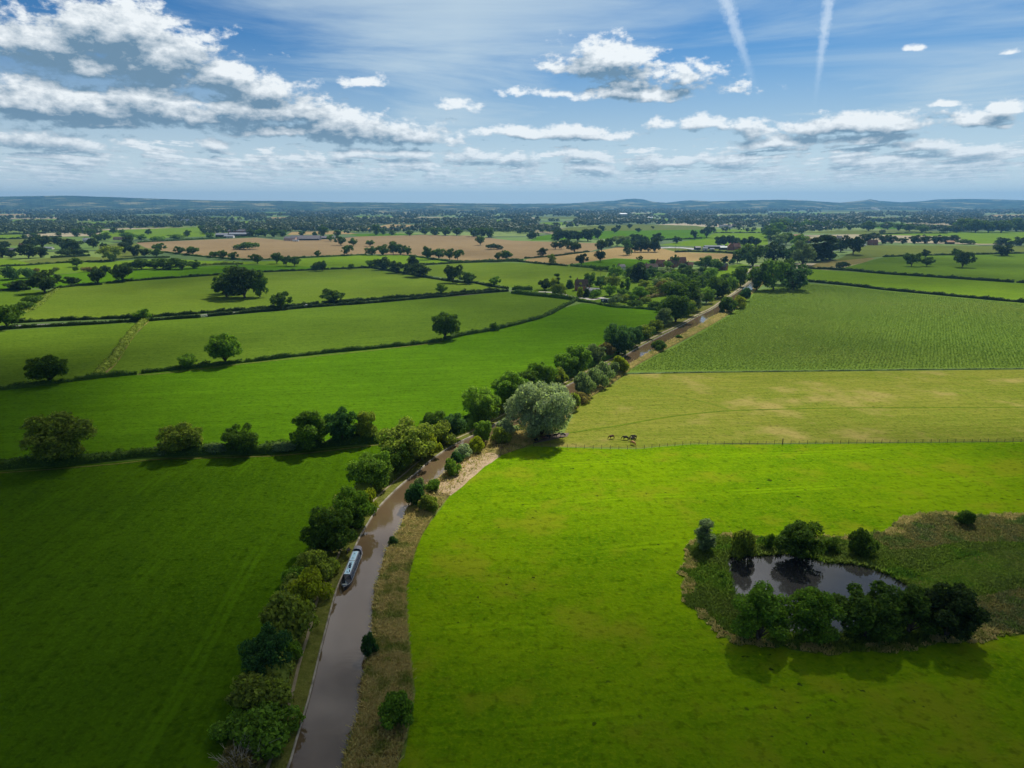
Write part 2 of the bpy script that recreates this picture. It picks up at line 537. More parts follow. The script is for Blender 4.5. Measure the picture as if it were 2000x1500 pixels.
FIELDS = [
    # name, material, outline, label
    (LUSH_SHADE, [(-1500, 2600), (-700, 960), (0, 921), (125, 911), (300, 896), (500, 889), (690, 872), (760, 866), (800, 905), (700, 1010), (640, 1150), (560, 1400), (250, 2600)], 'lush field beside the near towpath hedge, darkened to imitate shade'),
    (LUSH2, [(-500, 930), (0, 917), (125, 908), (300, 892), (500, 887), (690, 870), (760, 864), (860, 850), (960, 800), (1100, 735), (1215, 680), (1325, 615), (1310, 606), (1262, 604), (1200, 599), (1137, 592), (1100, 602), (1062, 620), (1000, 637), (957, 646), (900, 657), (870, 663), (750, 680), (500, 706), (270, 731), (100, 750), (0, 763), (-500, 815)], 'long lush meadow running up to the canal trees'),
    (MID, [(-500, 810), (0, 760), (100, 747), (188, 732), (220, 707), (245, 670), (284, 629), (175, 635), (0, 646), (-400, 675)], 'grass field closed in by the short thick hedge'),
    (MID, [(196, 732), (270, 729), (500, 704), (750, 678), (867, 662), (900, 655), (957, 644), (1000, 635), (1062, 618), (1100, 600), (1120, 589), (1100, 583), (1050, 578), (990, 570), (850, 582), (600, 602), (390, 621), (290, 627), (252, 670), (228, 707)], 'wide speckled pasture below the lane'),
    (PALE, [(25, 630), (125, 625), (300, 618), (500, 603), (622, 593), (750, 583), (887, 573), (970, 566), (985, 563), (962, 559), (925, 552), (897, 551), (825, 540), (737, 527), (720, 524), (582, 529), (512, 532), (375, 541), (210, 552), (112, 562), (80, 590), (50, 612)], 'large pale green field above the lane'),
    (MID, [(-400, 672), (0, 644), (30, 630), (70, 596), (105, 568), (60, 566), (0, 568), (-400, 590)], 'grass corner field below the oaks at the edge'),
    (LUSH2, [(-400, 588), (0, 566), (112, 561), (210, 551), (375, 540), (512, 531), (650, 525), (585, 520), (475, 517), (388, 521), (262, 527), (160, 532), (62, 541), (-400, 560)], 'narrow green field behind the oak hedge'),
    (FIELD_BRIGHT, [(-400, 558), (62, 540), (160, 531), (262, 526), (388, 520), (475, 516), (585, 520), (585, 505), (560, 509), (475, 511), (390, 509), (332, 505), (200, 511), (100, 515), (0, 521), (-300, 535)], 'sunlit green strip in front of the brown stubble'),
    (OLIVE, [(30, 512), (80, 516), (140, 513), (200, 510), (230, 505), (170, 501), (100, 503)], 'small olive field behind the sunlit strip'),
    (FIELD_BRIGHT, [(-300, 530), (0, 519), (60, 515), (20, 505), (-300, 515)], 'bright strip at the edge behind the oaks'),
    (STUBBLE, [(265, 474), (500, 464), (550, 469), (650, 467), (700, 462), (820, 459), (915, 460), (1000, 470), (1175, 475), (1185, 481), (1150, 492), (1025, 505), (960, 509), (900, 509), (800, 498), (715, 496), (587, 501), (500, 506), (390, 499), (320, 491), (285, 484)], 'broad brown stubble field'),
    (CORN, [(1022, 510), (1107, 517), (1150, 511), (1200, 504), (1275, 507), (1375, 511), (1425, 512), (1452, 500), (1437, 496), (1320, 492), (1287, 484), (1212, 482), (1150, 493), (1030, 506)], 'golden corn field behind the village'),
    (FIELD_BRIGHT, [(585, 505), (715, 498), (790, 499), (870, 509), (885, 512), (830, 517), (720, 523), (585, 527), (520, 530), (500, 520)], 'sunlit field below the stubble'),
    (PALE, [(835, 519), (900, 513), (1000, 513), (1107, 518), (1190, 526), (1178, 548), (1160, 556), (1107, 560), (1060, 566), (1000, 562), (925, 549), (825, 537), (740, 524)], 'smooth pale field beside the cottage garden'),
    (LUSH2, [(1107, 518), (1150, 512), (1200, 505), (1275, 508), (1330, 512), (1290, 520), (1190, 526)], 'green field between the corn and the village'),
    (MID, [(1000, 572), (1050, 577), (1100, 582), (1150, 588), (1260, 600), (1300, 600), (1400, 560), (1440, 535), (1450, 515), (1400, 522), (1260, 530), (1190, 528), (1178, 550), (1100, 562), (1020, 567)], 'gardens and paddocks of the village'),
    (FIELD_BRIGHT, [(1365, 560), (1372, 540), (1400, 530), (1450, 516), (1470, 520), (1445, 540), (1420, 556)], 'small paddock beside the far canal'),
    (VIVID, [(200, 2600), (700, 1500), (790, 1482), (800, 1420), (812, 1350), (800, 1290), (792, 1200), (794, 1140), (808, 1080), (822, 1048), (840, 1021), (860, 995), (880, 965), (905, 940), (944, 912), (960, 898), (1000, 880), (1040, 872), (1127, 875), (1192, 877), (1250, 877), (1287, 873), (1350, 868), (1500, 868), (2000, 863), (2700, 858), (3400, 2600)], 'wide bright green pasture by the pond'),
    (DRY, [(1040, 871), (1100, 850), (1112, 825), (1125, 800), (1155, 775), (1195, 752), (1222, 731), (1400, 728), (1500, 727), (2000, 722), (2700, 718), (2700, 858), (2000, 862), (1500, 866), (1350, 866), (1287, 871), (1250, 875), (1127, 873)], 'dry yellowing cattle pasture'),
    (MAIZE_GROUND, [(1225, 727), (1260, 705), (1285, 692), (1330, 670), (1380, 640), (1420, 618), (1455, 590), (1475, 567), (1575, 553), (1650, 558), (1725, 567), (1875, 581), (2000, 592), (2700, 640), (2700, 714), (2000, 719), (1500, 724)], 'soil below the standing maize'),
    (FIELD_BRIGHT, [(1575, 551), (1650, 557), (1725, 566), (1875, 580), (2000, 591), (2600, 640), (2600, 582), (2000, 553), (1875, 545), (1725, 535), (1577, 525)], 'bright green strip between two clipped hedges'),
    (MID, [(1577, 524), (1650, 522), (1690, 512), (1726, 502), (1820, 499), (1925, 497), (2000, 495), (2600, 490), (2600, 580), (2000, 552), (1875, 544), (1725, 534)], 'field with three lone oaks'),
    (ROUGH, [(1577, 523), (1600, 512), (1660, 502), (1710, 504), (1690, 512), (1650, 521)], 'rough tawny corner beside the poplars'),
    (OLIVE, [(1630, 510), (1660, 495), (1690, 479), (2000, 480), (2600, 480), (2600, 488), (2000, 494), (1820, 498), (1726, 501)], 'olive field in front of the tree belt'),
    (FIELD_BRIGHT, [(1690, 458), (1850, 453), (2000, 452), (2600, 448), (2600, 474), (2000, 476), (1910, 476), (1860, 462)], 'bright field behind the tree belt'),
    (OLIVE, [(1565, 455), (1640, 450), (1740, 450), (1850, 452), (1690, 458)], 'thin yellow field between tree belts'),
    (LUSH2, [(1650, 443), (1730, 435), (1870, 441), (1950, 447), (1750, 448)], 'small green field among far woods'),
    (LUSH2, [(1035, 470), (1050, 462), (1110, 452), (1400, 448), (1375, 468), (1290, 470), (1170, 466)], 'dark green field beyond the copse'),
    (OLIVE, [(1040, 452), (1130, 443), (1250, 438), (1360, 441), (1400, 448), (1110, 453)], 'pale parkland dotted with trees'),
    (FIELD_BRIGHT, [(1285, 479), (1330, 472), (1380, 464), (1395, 455), (1500, 455), (1500, 478), (1440, 482), (1370, 481)], 'sunlit field behind the farm'),
    (FIELD_BRIGHT, [(1395, 453), (1390, 449), (1490, 446), (1500, 453)], 'thin bright field before the white cottages'),
    (OLIVE, [(1287, 484), (1370, 482), (1450, 483), (1500, 481), (1480, 495), (1437, 496), (1320, 491)], 'grass paddock around the farm'),
    (LUSH2, [(700, 462), (820, 458), (780, 456), (680, 457)], 'thin green strip behind the stubble'),
    (CORN, [(560, 459), (700, 457), (660, 451), (570, 453)], 'pale cut field beside the long sheds'),
    (CORN, [(705, 448), (760, 438), (835, 440), (838, 445), (760, 449)], 'pale cut field among hedgerow trees'),
    (FIELD_BRIGHT, [(195, 450), (400, 443), (400, 462), (200, 466)], 'far green field before the farm sheds'),
    (FIELD_BRIGHT, [(-300, 464), (45, 458), (45, 465), (-300, 474)], 'far bright strip'),
    (OLIVE, [(-300, 478), (130, 464), (130, 476), (-300, 492)], 'far dark field at the edge'),
    (OLIVE, [(190, 480), (240, 474), (262, 474), (285, 484), (320, 492), (240, 505), (200, 500)], 'field end between the oaks and stubble'),
]
FAR = [(100, 180, 405, 407.5, 0), (200, 262, 404.5, 409, 1), (340, 405, 407.5, 410, 0), (-40, 50, 418, 422, 1), (490, 560, 414.5, 417, 0), (1040, 1130, 423.5, 428, 2), (1400, 1500, 418, 424, 2), (1500, 1575, 413.5, 417, 0),
       (1605, 1800, 410.5, 415, 2), (1860, 1902, 406.5, 409.5, 1), (1915, 1962, 406.5, 409, 0), (1920, 2060, 419, 423.5, 1), (1580, 1660, 415.5, 419, 0), (690, 765, 421.5, 425, 0), (815, 905, 425, 430, 2), (955, 1005, 429.5, 434, 0),
       (1265, 1335, 428, 432, 0), (585, 645, 411, 413.5, 0), (855, 965, 409.5, 412, 2), (395, 475, 423.5, 427, 0), (265, 335, 419, 423, 2), (1340, 1376, 408.5, 412, 1), (20, 110, 428, 433, 0), (150, 250, 433, 438, 0), (1050, 1120, 434, 440, 0),
       (440, 520, 432, 437, 0), (1690, 1780, 424, 428, 0), (1230, 1300, 417, 420, 0), (1120, 1200, 409, 411, 2), (740, 800, 413, 415.5, 1), (520, 580, 424, 428, 1), (1420, 1480, 429, 433, 0)]
for (x0, x1, y0, y1, k) in FAR:
    w_ = (x1 - x0) * 0.12
    FIELDS.append(((FIELD_BRIGHT, CORN, OLIVE)[k], [(x0, y1), (x0 + w_, y0 + 0.4), (x1 - w_ * 0.4, y0), (x1 + w_, y1 - 0.7)], ('far green strip among the woods', 'far tan strip among the woods', 'far pale strip among the woods')[k]))
for i, (mt, px, lab) in enumerate(FIELDS):
    sheet('field', px, mt, 0.02 + 0.006 * (i % 7) + (0.03 if i > 25 else 0) + (0.3 if i > 42 else 0), lab)

# ------------------------------------------------------------------ canal
LEFT_EDGE = [(470, 1760), (520, 1620), (566, 1500), (580, 1450), (592, 1410), (606, 1362), (616, 1320), (626, 1277), (635, 1242), (645, 1202), (659, 1152), (676, 1114), (696, 1067), (707, 1044), (718, 1027), (731, 1005), (746, 986), (760, 972), (778, 954), (795, 940), (812, 927), (831, 910), (848, 896), (865, 884), (886, 871), (906, 861), (929, 850), (956, 836), (998, 812), (1040, 790), (1088, 764), (1120, 748), (1160, 726), (1178, 717), (1216, 698), (1250, 678), (1287, 659), (1325, 640), (1362, 619), (1390, 605), (1410, 592), (1425, 581), (1440, 571), (1455, 560), (1480, 542), (1520, 518)]
WL = 0.12
ce = resample(GP(LEFT_EDGE), 4.0)
cn = normals(ce)
cd = np.linalg.norm(ce, axis=1)
cw = np.interp(cd, [80, 200, 330, 500, 900], [8.2, 8.2, 9.2, 9.9, 9.6])


def rail(off, z):
    off = np.broadcast_to(np.asarray(off, float), (len(ce),))
    z = np.broadcast_to(np.asarray(z, float), (len(ce),))
    return np.column_stack([ce + cn * off[:, None], z])


wob = 0.55 * np.sin(np.arange(len(ce)) * 0.9) * np.sin(np.arange(len(ce)) * 0.37) + rng.normal(0, 0.22, len(ce))
edge_r = cw + wob
CANAL_WATER = water_mat('canal_water', (0.118, 0.082, 0.044), 0.045, 0.24)
structure(link('canal_water', strip_mesh('canal_water', [rail(-0.2, WL), rail(edge_r * 0.5, WL), rail(edge_r + 1.2, WL)], CANAL_WATER)), 'still brown canal water')
STONE = plain('coping_stone', (0.27, 0.24, 0.19), 0.9, 0.6, 0.5, bump=0.3)
structure(link('canal_edging', strip_mesh('canal_edging', [rail(0.02, WL - 0.3), rail(0.0, 0.46), rail(-0.24, 0.47), rail(-0.28, 0.3)], STONE, False)), 'pale stone edging along the towpath side')
VERGE = grass('verge', (0.14, 0.15, 0.03), (0.10, 0.12, 0.022), (0.17, 0.17, 0.045), 0.1)
DIRT = plain('dirt_track', (0.27, 0.22, 0.14), 0.95, 0.25, 0.5, bump=0.3)
tw = np.interp(cd, [80, 300, 800], [1, 1, 1])
structure(link('towpath_verge', strip_mesh('towpath_verge', [rail(-0.26, 0.42), rail(-2.8, 0.43), rail(-3.9, 0.43), rail(-6.5, 0.35), rail(-10, 0.08)], VERGE)), 'mown olive grass verge of the towpath')
trk = 0.18 * np.sin(np.arange(len(ce)) * 0.31) + 0.1 * np.sin(np.arange(len(ce)) * 1.1)
wd = np.interp(cd, [80, 330, 420, 900], [0.24, 0.3, 0.7, 0.9])
tc_ = np.interp(cd, [80, 150, 330, 500], [-2.95, -2.9, -2.5, -2.0])
structure(link('towpath', strip_mesh('towpath', [rail(tc_ + trk + wd, 0.44), rail(tc_ + trk, 0.45), rail(tc_ + trk - wd, 0.44)], DIRT)), 'narrow worn dirt towpath')

BANK_R = [(640, 1760), (700, 1640), (800, 1482), (812, 1350), (802, 1290), (795, 1212), (793, 1150), (797, 1121), (810, 1080), (822, 1048), (839, 1021), (859, 995), (880, 965), (901, 944), (923, 927), (944, 912), (960, 899), (985, 885), (1010, 876), (1050, 868), (1085, 845), (1110, 818), (1128, 795), (1150, 778), (1175, 762), (1200, 748), (1222, 730), (1245, 712), (1268, 700), (1300, 683), (1330, 668), (1380, 640), (1412, 622), (1440, 603), (1465, 578), (1490, 556), (1530, 528)]
br = GP(BANK_R)
# distance of the field edge from the canal's left edge, measured along each section
def along(poly, origin, nrm):
    best = None
    for a, b in zip(poly[:-1], poly[1:]):
        d = b - a
        den = nrm[0] * d[1] - nrm[1] * d[0]
        if abs(den) < 1e-9:
            continue
        w = a - origin
        s = (w[0] * d[1] - w[1] * d[0]) / den
        u = (w[0] * nrm[1] - w[1] * nrm[0]) / den
        if -0.01 <= u <= 1.01 and 6 < s < 45 and (best is None or s < best):
            best = s
    return best


bw = np.array([along(br, ce[i], cn[i]) or np.nan for i in range(len(ce))])
ok = ~np.isnan(bw)
bw = np.interp(np.arange(len(ce)), np.nonzero(ok)[0], bw[ok])
bw = np.convolve(np.pad(bw, 3, 'edge'), np.ones(7) / 7, 'valid')
bw = np.maximum(bw, edge_r + 2.5)
structure(link('canal_bank', strip_mesh('canal_bank', [rail(edge_r - 0.1, WL - 0.25), rail(edge_r + 0.3, WL + 0.28), rail(edge_r * 0.5 + bw * 0.5, 0.45), rail(bw - 0.8, 0.3), rail(bw, 0.0)], ROUGH)), 'rough uncut bank of the canal')


def tufts(pts, h, w, seed, lean=0.35, blades=3):
    """grass clumps: fans of blades at the given n x 3 points"""
    g = np.random.default_rng(seed)
    n = len(pts)
    h = np.broadcast_to(h, (n,))
    V, Fc = [], []
    for b in range(blades):
        a = g.uniform(0, 6.283, n)
        ca, sa = np.cos(a), np.sin(a)
        ww = w * g.uniform(0.6, 1.4, n)
        hh = h * g.uniform(0.55, 1.25, n)
        ln = hh * lean * g.uniform(0.2, 1.6, n)
        off = g.normal(0, w * 0.6, (n, 2))
        bx, by = pts[:, 0] + off[:, 0], pts[:, 1] + off[:, 1]
        l = np.column_stack([bx - ca * ww, by - sa * ww, pts[:, 2] - 0.05])
        r = np.column_stack([bx + ca * ww, by + sa * ww, pts[:, 2] - 0.05])
        tx, ty = bx - sa * ln, by + ca * ln
        tl = np.column_stack([tx - ca * ww * 0.55, ty - sa * ww * 0.55, pts[:, 2] + hh])
        tr = np.column_stack([tx + ca * ww * 0.55, ty + sa * ww * 0.55, pts[:, 2] + hh * g.uniform(0.75, 1.0, n)])
        V.append(np.stack([l, r, tr, tl], 1).reshape(-1, 3))
        Fc.append(np.arange(n * 4).reshape(n, 4) + b * n * 4)
    return np.concatenate(V), np.concatenate(Fc)


# rough growth on the far bank
g0 = np.random.default_rng(11)
nb = 80000
ii = g0.choice(len(ce) - 1, nb, p=(lambda w: w / w.sum())((bw - edge_r)[:-1] / (1 + (cd[:-1] / 260) ** 2)))
fr = g0.random(nb)
base = ce[ii] * (1 - fr[:, None]) + ce[ii + 1] * fr[:, None]
er, bb = edge_r[ii] * (1 - fr) + edge_r[ii + 1] * fr, bw[ii] * (1 - fr) + bw[ii + 1] * fr
u = g0.random(nb)
off = er - 0.1 + u * (bb - er - 0.1)
pt = base + cn[ii] * off[:, None]
pz = np.interp(u, [0, 0.08, 0.5, 0.85, 1], [0.15, 0.38, 0.45, 0.3, 0.05])
# the pale cut stretch stays bare
s_cut = (lambda q: np.linalg.norm(pt - np.array(G(925, 920)), axis=1))(0)
keep = (s_cut > 24) | (g0.random(nb) < 0.07) | (u < 0.22)
pt, pz, u = pt[keep], pz[keep], u[keep]
hh = np.where(u < 0.2, 0.62, 0.46) * g0.uniform(0.6, 1.5, len(pt))
V, Q = tufts(np.column_stack([pt, pz]), hh, 0.09, 5, 0.9)
BANKGRASS = tuft_mat('bank_growth', [(0.23, 0.29, 0.05), (0.38, 0.37, 0.10), (0.62, 0.52, 0.20), (0.54, 0.44, 0.17), (0.30, 0.35, 0.06)], 0.22)
tag(link('rough_grass', mesh_np('rough_grass', V, Q, BANKGRASS)), 'long tawny grass and weeds on the canal bank', 'grass', kind='stuff')
# pale cut reed litter
CUT = grass('cut_litter', (0.43, 0.32, 0.2), (0.35, 0.25, 0.14), (0.5, 0.4, 0.27), 0.3, fine=2.2)
lo_, hi_ = np.linalg.norm(G(872, 962)), np.linalg.norm(G(1003, 866))
ends = np.clip(np.minimum(cd - lo_, hi_ - cd) / 7.0, 0.0, 1.0)
sel = ends > 0.02
inner = edge_r * 0.5 + bw * 0.5
in_ = bw - 0.8 - (bw - 0.8 - edge_r - 1.3) * ends
lit = [rail(in_, 0.47), rail(in_ * 0.5 + (bw - 0.5) * 0.5, 0.50), rail(bw - 0.6, 0.36), rail(bw + 0.7 * ends + 0.2 * np.sin(np.arange(len(ce)) * 2.3), 0.04)]
structure(link('dry_litter', strip_mesh('dry_litter', [q[sel] for q in lit], CUT)), 'pale bare ground covered in cut reed litter')
MUD = plain('mud', (0.12, 0.085, 0.06), 0.9, 0.35, 0.4, bump=0.5)
sheet('mud', [(1000, 860), (1010, 850), (1050, 853), (1090, 846), (1112, 846), (1108, 853), (1075, 860), (1045, 866), (1010, 868)], MUD, 0.09, 'trampled dark mud below the silver willow')

# ------------------------------------------------------------------ pond
MARGIN = [(1324, 1122), (1335, 1085), (1365, 1052), (1400, 1043), (1500, 1047), (1600, 1050), (1690, 1045), (1720, 1033), (1760, 1015), (1800, 1003), (1870, 1003), (1950, 1003), (2000, 1006), (2200, 1020), (2300, 1120), (2200, 1230), (2000, 1238), (1900, 1255), (1800, 1267), (1700, 1272), (1550, 1272), (1440, 1258), (1390, 1228), (1345, 1175)]
POND = [(1419, 1100), (1426, 1090), (1460, 1087), (1496, 1086), (1545, 1083), (1587, 1093), (1615, 1101), (1664, 1103), (1702, 1112), (1734, 1124), (1769, 1142), (1790, 1160), (1780, 1185), (1745, 1212), (1690, 1228), (1620, 1240), (1545, 1236), (1490, 1212), (1450, 1185), (1433, 1156)]
gm, gpnd = GP(MARGIN), GP(POND)
gm = resample(np.vstack([gm, gm[:1]]), 1.0)[:-1]
gm += normals(gm) * (np.sin(np.arange(len(gm)) * 0.31) * np.sin(np.arange(len(gm)) * 0.117) * 0.9 + rng.normal(0, 0.35, len(gm)))[:, None]
mv = [(a, b, 0.075) for a, b in gm]
structure(link('pond_margin', mesh_py('pond_margin', mv, [t if (Vector(mv[t[1]]) - Vector(mv[t[0]])).cross(Vector(mv[t[2]]) - Vector(mv[t[0]])).z > 0 else t[::-1] for t in tessellate_polygon([[Vector(q) for q in mv]])], MARSH)), 'rough marshy ground round the pond')
pw = resample(np.vstack([gpnd, gpnd[:1]]), 1.2)[:-1]
pw += rng.normal(0, 0.16, pw.shape)
pv = [(a, b, 0.11) for a, b in pw]
tr_ = tessellate_polygon([[Vector(q) for q in pv]])
structure(link('pond_water', mesh_py('pond_water', pv, [t if (Vector(pv[t[1]]) - Vector(pv[t[0]])).cross(Vector(pv[t[2]]) - Vector(pv[t[0]])).z > 0 else t[::-1] for t in tr_], water_mat('pond_water', (0.03, 0.03, 0.03), 0.03, 0.10, 1.2))), 'dark still pond mirroring the sky')
lo, hi = gm.min(0), gm.max(0)
pp = g0.uniform(lo, hi, (110000, 2))
inm = inside(gm, pp) & ~inside(gpnd, pp)
pp = pp[inm]
dp = np.min(np.linalg.norm(pp[:, None, :] - pw[None, ::3, :], axis=2), axis=1)
dm = np.min(np.linalg.norm(pp[:, None, :] - resample(np.vstack([gm, gm[:1]]), 4)[None, :, :], axis=2), axis=1)
# open ride of short grass right of the pond
ride = GP([(1770, 1135), (1850, 1098), (1930, 1075), (2080, 1055), (2080, 1115), (1930, 1135), (1850, 1160), (1800, 1165)])
short = inside(ride, pp)
rimw = 2.2 + 1.6 * np.sin(pp[:, 0] * 0.5) * np.sin(pp[:, 1] * 0.43)
rim = dm < rimw
keep = g0.random(len(pp)) < np.clip(dm / 1.1, 0.12, 1.0)
heath = inside(GP([(1700, 1050), (1760, 1005), (1870, 998), (2100, 1000), (2200, 1060), (2000, 1062), (1880, 1060), (1790, 1075), (1740, 1075)]), pp) | inside(GP([(1900, 1170), (2000, 1150), (2150, 1150), (2200, 1240), (1900, 1262)]), pp)
hgt = np.where(dp < 1.6, 0.8, np.where(rim, 0.35, 0.42)) * np.where(short, 0.4, 1.0) * g0.uniform(0.5, 1.4, len(pp))
GREENMARSH = tuft_mat('marsh_growth', [(0.09, 0.20, 0.02), (0.14, 0.26, 0.024), (0.19, 0.28, 0.035), (0.13, 0.20, 0.035), (0.20, 0.27, 0.05)], 0.09)
BROWNMARSH = tuft_mat('weed_growth', [(0.14, 0.22, 0.045), (0.18, 0.24, 0.06), (0.31, 0.27, 0.085), (0.19, 0.22, 0.085), (0.15, 0.24, 0.04)], 0.10)
for nm, mk, mt, lb in (('marsh_plants', ~rim & ~heath, GREENMARSH, 'lush green reeds and nettles round the pond'), ('dry_weeds', heath & ~rim, BROWNMARSH, 'tan and grey weeds on the rough ground beyond the pond'), ('rough_grass', rim, BANKGRASS, 'pale rim of dry grass round the pond ground')):
    mk = mk & keep
    V, Q = tufts(np.column_stack([pp[mk], np.full(mk.sum(), 0.08)]), hgt[mk], 0.11, 6, 0.7)
    tag(link(nm, mesh_np(nm, V, Q, mt)), lb, 'marsh plants', kind='stuff')

# ------------------------------------------------------------------ standing maize: rows of broad leaves
mz = GP([(1232, 724), (1262, 706), (1290, 692), (1335, 670), (1385, 641), (1425, 618), (1460, 590), (1480, 568), (1575, 555), (1650, 560), (1725, 569), (1875, 583), (2000, 594), (2200, 610), (2150, 716), (2000, 717), (1500, 722)])
lo, hi = mz.min(0), mz.max(0)
ra = math.atan2(*(np.array(G(1380, 640)) - np.array(G(1260, 705)))[::-1])
cu, su = math.cos(ra), math.sin(ra)
cor = np.array([(lo[0], lo[1]), (hi[0], lo[1]), (lo[0], hi[1]), (hi[0], hi[1])])
U = cor @ np.array([cu, su]); W_ = cor @ np.array([-su, cu])
rows = np.arange(W_.min(), W_.max(), 1.5)
al = np.arange(U.min(), U.max(), 0.75)
UU, WW = np.meshgrid(al, rows)
UU = UU + g0.uniform(-0.5, 0.5, UU.shape)
WW = WW + g0.normal(0, 0.26, WW.shape)
mp_ = np.column_stack([(UU * cu - WW * su).ravel(), (UU * su + WW * cu).ravel()])
mp_ = mp_[inside(mz, mp_)]
V, Q = tufts(np.column_stack([mp_, np.full(len(mp_), 0.2)]), 0.4, 0.25, 8, 1.1, 2)
MAIZELEAF = tuft_mat('maize_leaf', [(0.16, 0.26, 0.035), (0.175, 0.268, 0.038), (0.19, 0.275, 0.042), (0.215, 0.28, 0.05)], 0.009)
tag(link('maize_crop', mesh_np('maize_crop', V, Q, MAIZELEAF)), 'standing green maize in close rows', 'maize', kind='stuff')
# ------------------------------------------------------------------ trees
def leaves(c, nrm, size, g, asp=0.6):
    """diamond leaf clumps at centres c facing nrm"""
    n = len(c)
    nrm = nrm / (np.linalg.norm(nrm, axis=1)[:, None] + 1e-9)
    r = g.normal(size=(n, 3))
    t1 = np.cross(nrm, r)
    t1 /= np.linalg.norm(t1, axis=1)[:, None] + 1e-9
    t2 = np.cross(nrm, t1)
    s = (size * g.uniform(0.55, 1.45, n))[:, None]
    fold = nrm * s * 0.25
    v = np.stack([c - t1 * s, c + t2 * s * asp + fold, c + t1 * s, c - t2 * s * asp + fold], 1)
    return v.reshape(-1, 3), np.arange(n * 4).reshape(n, 4)


def crown_geo(seed, H, W, n_leaf, leaf, base=0.22, lobes=16, style='round'):
    """returns (leaf verts, faces, lobe centres)"""
    g = np.random.default_rng(seed)
    a, b, zc = W / 2, H * (1 - base) / 2, H * (1 + base) / 2
    d = g.normal(size=(lobes, 3))
    d /= np.linalg.norm(d, axis=1)[:, None]
    rad = g.uniform(0.45, 0.98, lobes)
    if style == 'oak':
        d[:, 2] = d[:, 2] * 0.8 + 0.1
        rad = g.uniform(0.45, 1.1, lobes)
    C = d * rad[:, None] * np.array([a, a, b]) + np.array([0, 0, zc])
    LR = g.uniform(0.15, 0.37, lobes) * a
    if style == 'poplar':
        z = g.uniform(0, 1, lobes)
        prof = 0.75 * np.sin(np.pi * np.clip(z * 0.85 + 0.1, 0, 1)) ** 0.6
        an = g.uniform(0, 6.283, lobes)
        C = np.column_stack([np.cos(an) * a * 0.6 * prof, np.sin(an) * a * 0.6 * prof, H * (base + z * (1 - base) * 0.94)])
        LR = g.uniform(0.35, 0.5, lobes) * a
    elif style == 'cone':
        z = g.uniform(0, 1, lobes) ** 1.3
        prof = (1 - z) ** 0.8 * 0.75 + 0.08
        an = g.uniform(0, 6.283, lobes)
        C = np.column_stack([np.cos(an) * a * 0.8 * prof, np.sin(an) * a * 0.8 * prof, H * (base + z * (1 - base) * 0.94)])
        LR = (0.18 + 0.25 * (1 - z)) * a
    elif style == 'bush':
        C[:, 2] = np.abs(C[:, 2] - zc * 0.7) * 0.75 + H * 0.22
        LR = g.uniform(0.26, 0.5, lobes) * min(a, H * 0.75)
    C = np.vstack([C, [[0, 0, zc]]])
    LR = np.append(LR, 0.55 * a if style not in ('poplar', 'cone') else 0.3 * a)
    w = LR ** 2
    w /= w.sum()
    k = g.choice(len(C), n_leaf * 2, p=w)
    d = g.normal(size=(n_leaf * 2, 3))
    d /= np.linalg.norm(d, axis=1)[:, None]
    zs = (b / a) ** 0.5 if style != 'bush' else 0.85
    sc = np.array([1, 1, min(1.25, max(0.7, zs)) * 0.88])
    # billows on billows: a second scale of bumps on each lobe
    bump = 1 + 0.16 * np.sin(d[:, 0] * 7 + k) * np.sin(d[:, 1] * 7 + 2 * k) * np.sin(d[:, 2] * 6 + k)
    P = C[k] + d * (LR[k] * g.uniform(0.66, 1.16, len(k)) * bump)[:, None] * sc
    # drop what lies deep inside another lobe, and some of the underside
    dead = np.zeros(len(P), bool)
    for c, r in zip(C, LR):
        q = (P - c) / sc
        dead |= (np.linalg.norm(q, axis=1) < r * 0.66) & (g.random(len(P)) < 0.8)
    dead |= (d[:, 2] < -0.45) & (g.random(len(P)) < 0.65)
    dead |= P[:, 2] < (H * base * 0.55 if style != 'bush' else 0.02)
    P, d = P[~dead][:n_leaf], d[~dead][:n_leaf]
    n = d * 0.7 + g.normal(size=P.shape) * 0.62 + np.array([0, 0, 0.3])
    if style == 'willow':
        n = d * 0.8 + g.normal(size=P.shape) * 0.45
    V, Fc = leaves(P, n, leaf, g, 0.4 if style == 'willow' else 0.62)
    return V, Fc, C


def trunk_mesh(seed, H, W, C, base, name='trunk'):
    g = np.random.default_rng(seed + 900)
    m = MB()
    r0 = 0.022 * H + 0.012 * W
    top = H * (base + 0.42 * (1 - base))
    m.tube([(0, 0, -0.3), (0, 0, H * base * 0.4), (g.normal(0, 0.02) * H, g.normal(0, 0.02) * H, H * base + 0.2), (g.normal(0, .03) * H, g.normal(0, .03) * H, top)], [r0 * 1.5, r0, r0 * 0.8, r0 * 0.35], 8)
    for c in C[:9]:
        z0 = H * base * g.uniform(0.7, 1.3)
        mid = (c[0] * 0.45, c[1] * 0.45, z0 + (c[2] - z0) * 0.6)
        m.tube([(0, 0, z0), mid, tuple(c)], [r0 * 0.5, r0 * 0.3, r0 * 0.08], 5)
    return m.mesh(name, BARK, True)


class Proto:
    def __init__(self, key, seed, H, W, n, leaf, base, lobes, style, far=False):
        V, Fc, C = crown_geo(seed, H, W, n, leaf, base, lobes, style)
        self.H, self.W = H, W
        nm = 'bush' if style == 'bush' else 'crown'
        self.crown = mesh_np(nm, V, Fc, LEAF_FAR if far else LEAF)
        self.trunk = None if style == 'bush' else trunk_mesh(seed, H, W, C, base)
        self.top = np.percentile(V[:, 2], 98.0)
        self.wid = 0.5 * (np.percentile(V[:, 0], 99) - np.percentile(V[:, 0], 1) + np.percentile(V[:, 1], 99) - np.percentile(V[:, 1], 1))


PRO = {}
def pro(key, *a, **k):
    PRO.setdefault(key, []).append(Proto(key, *a, **k))


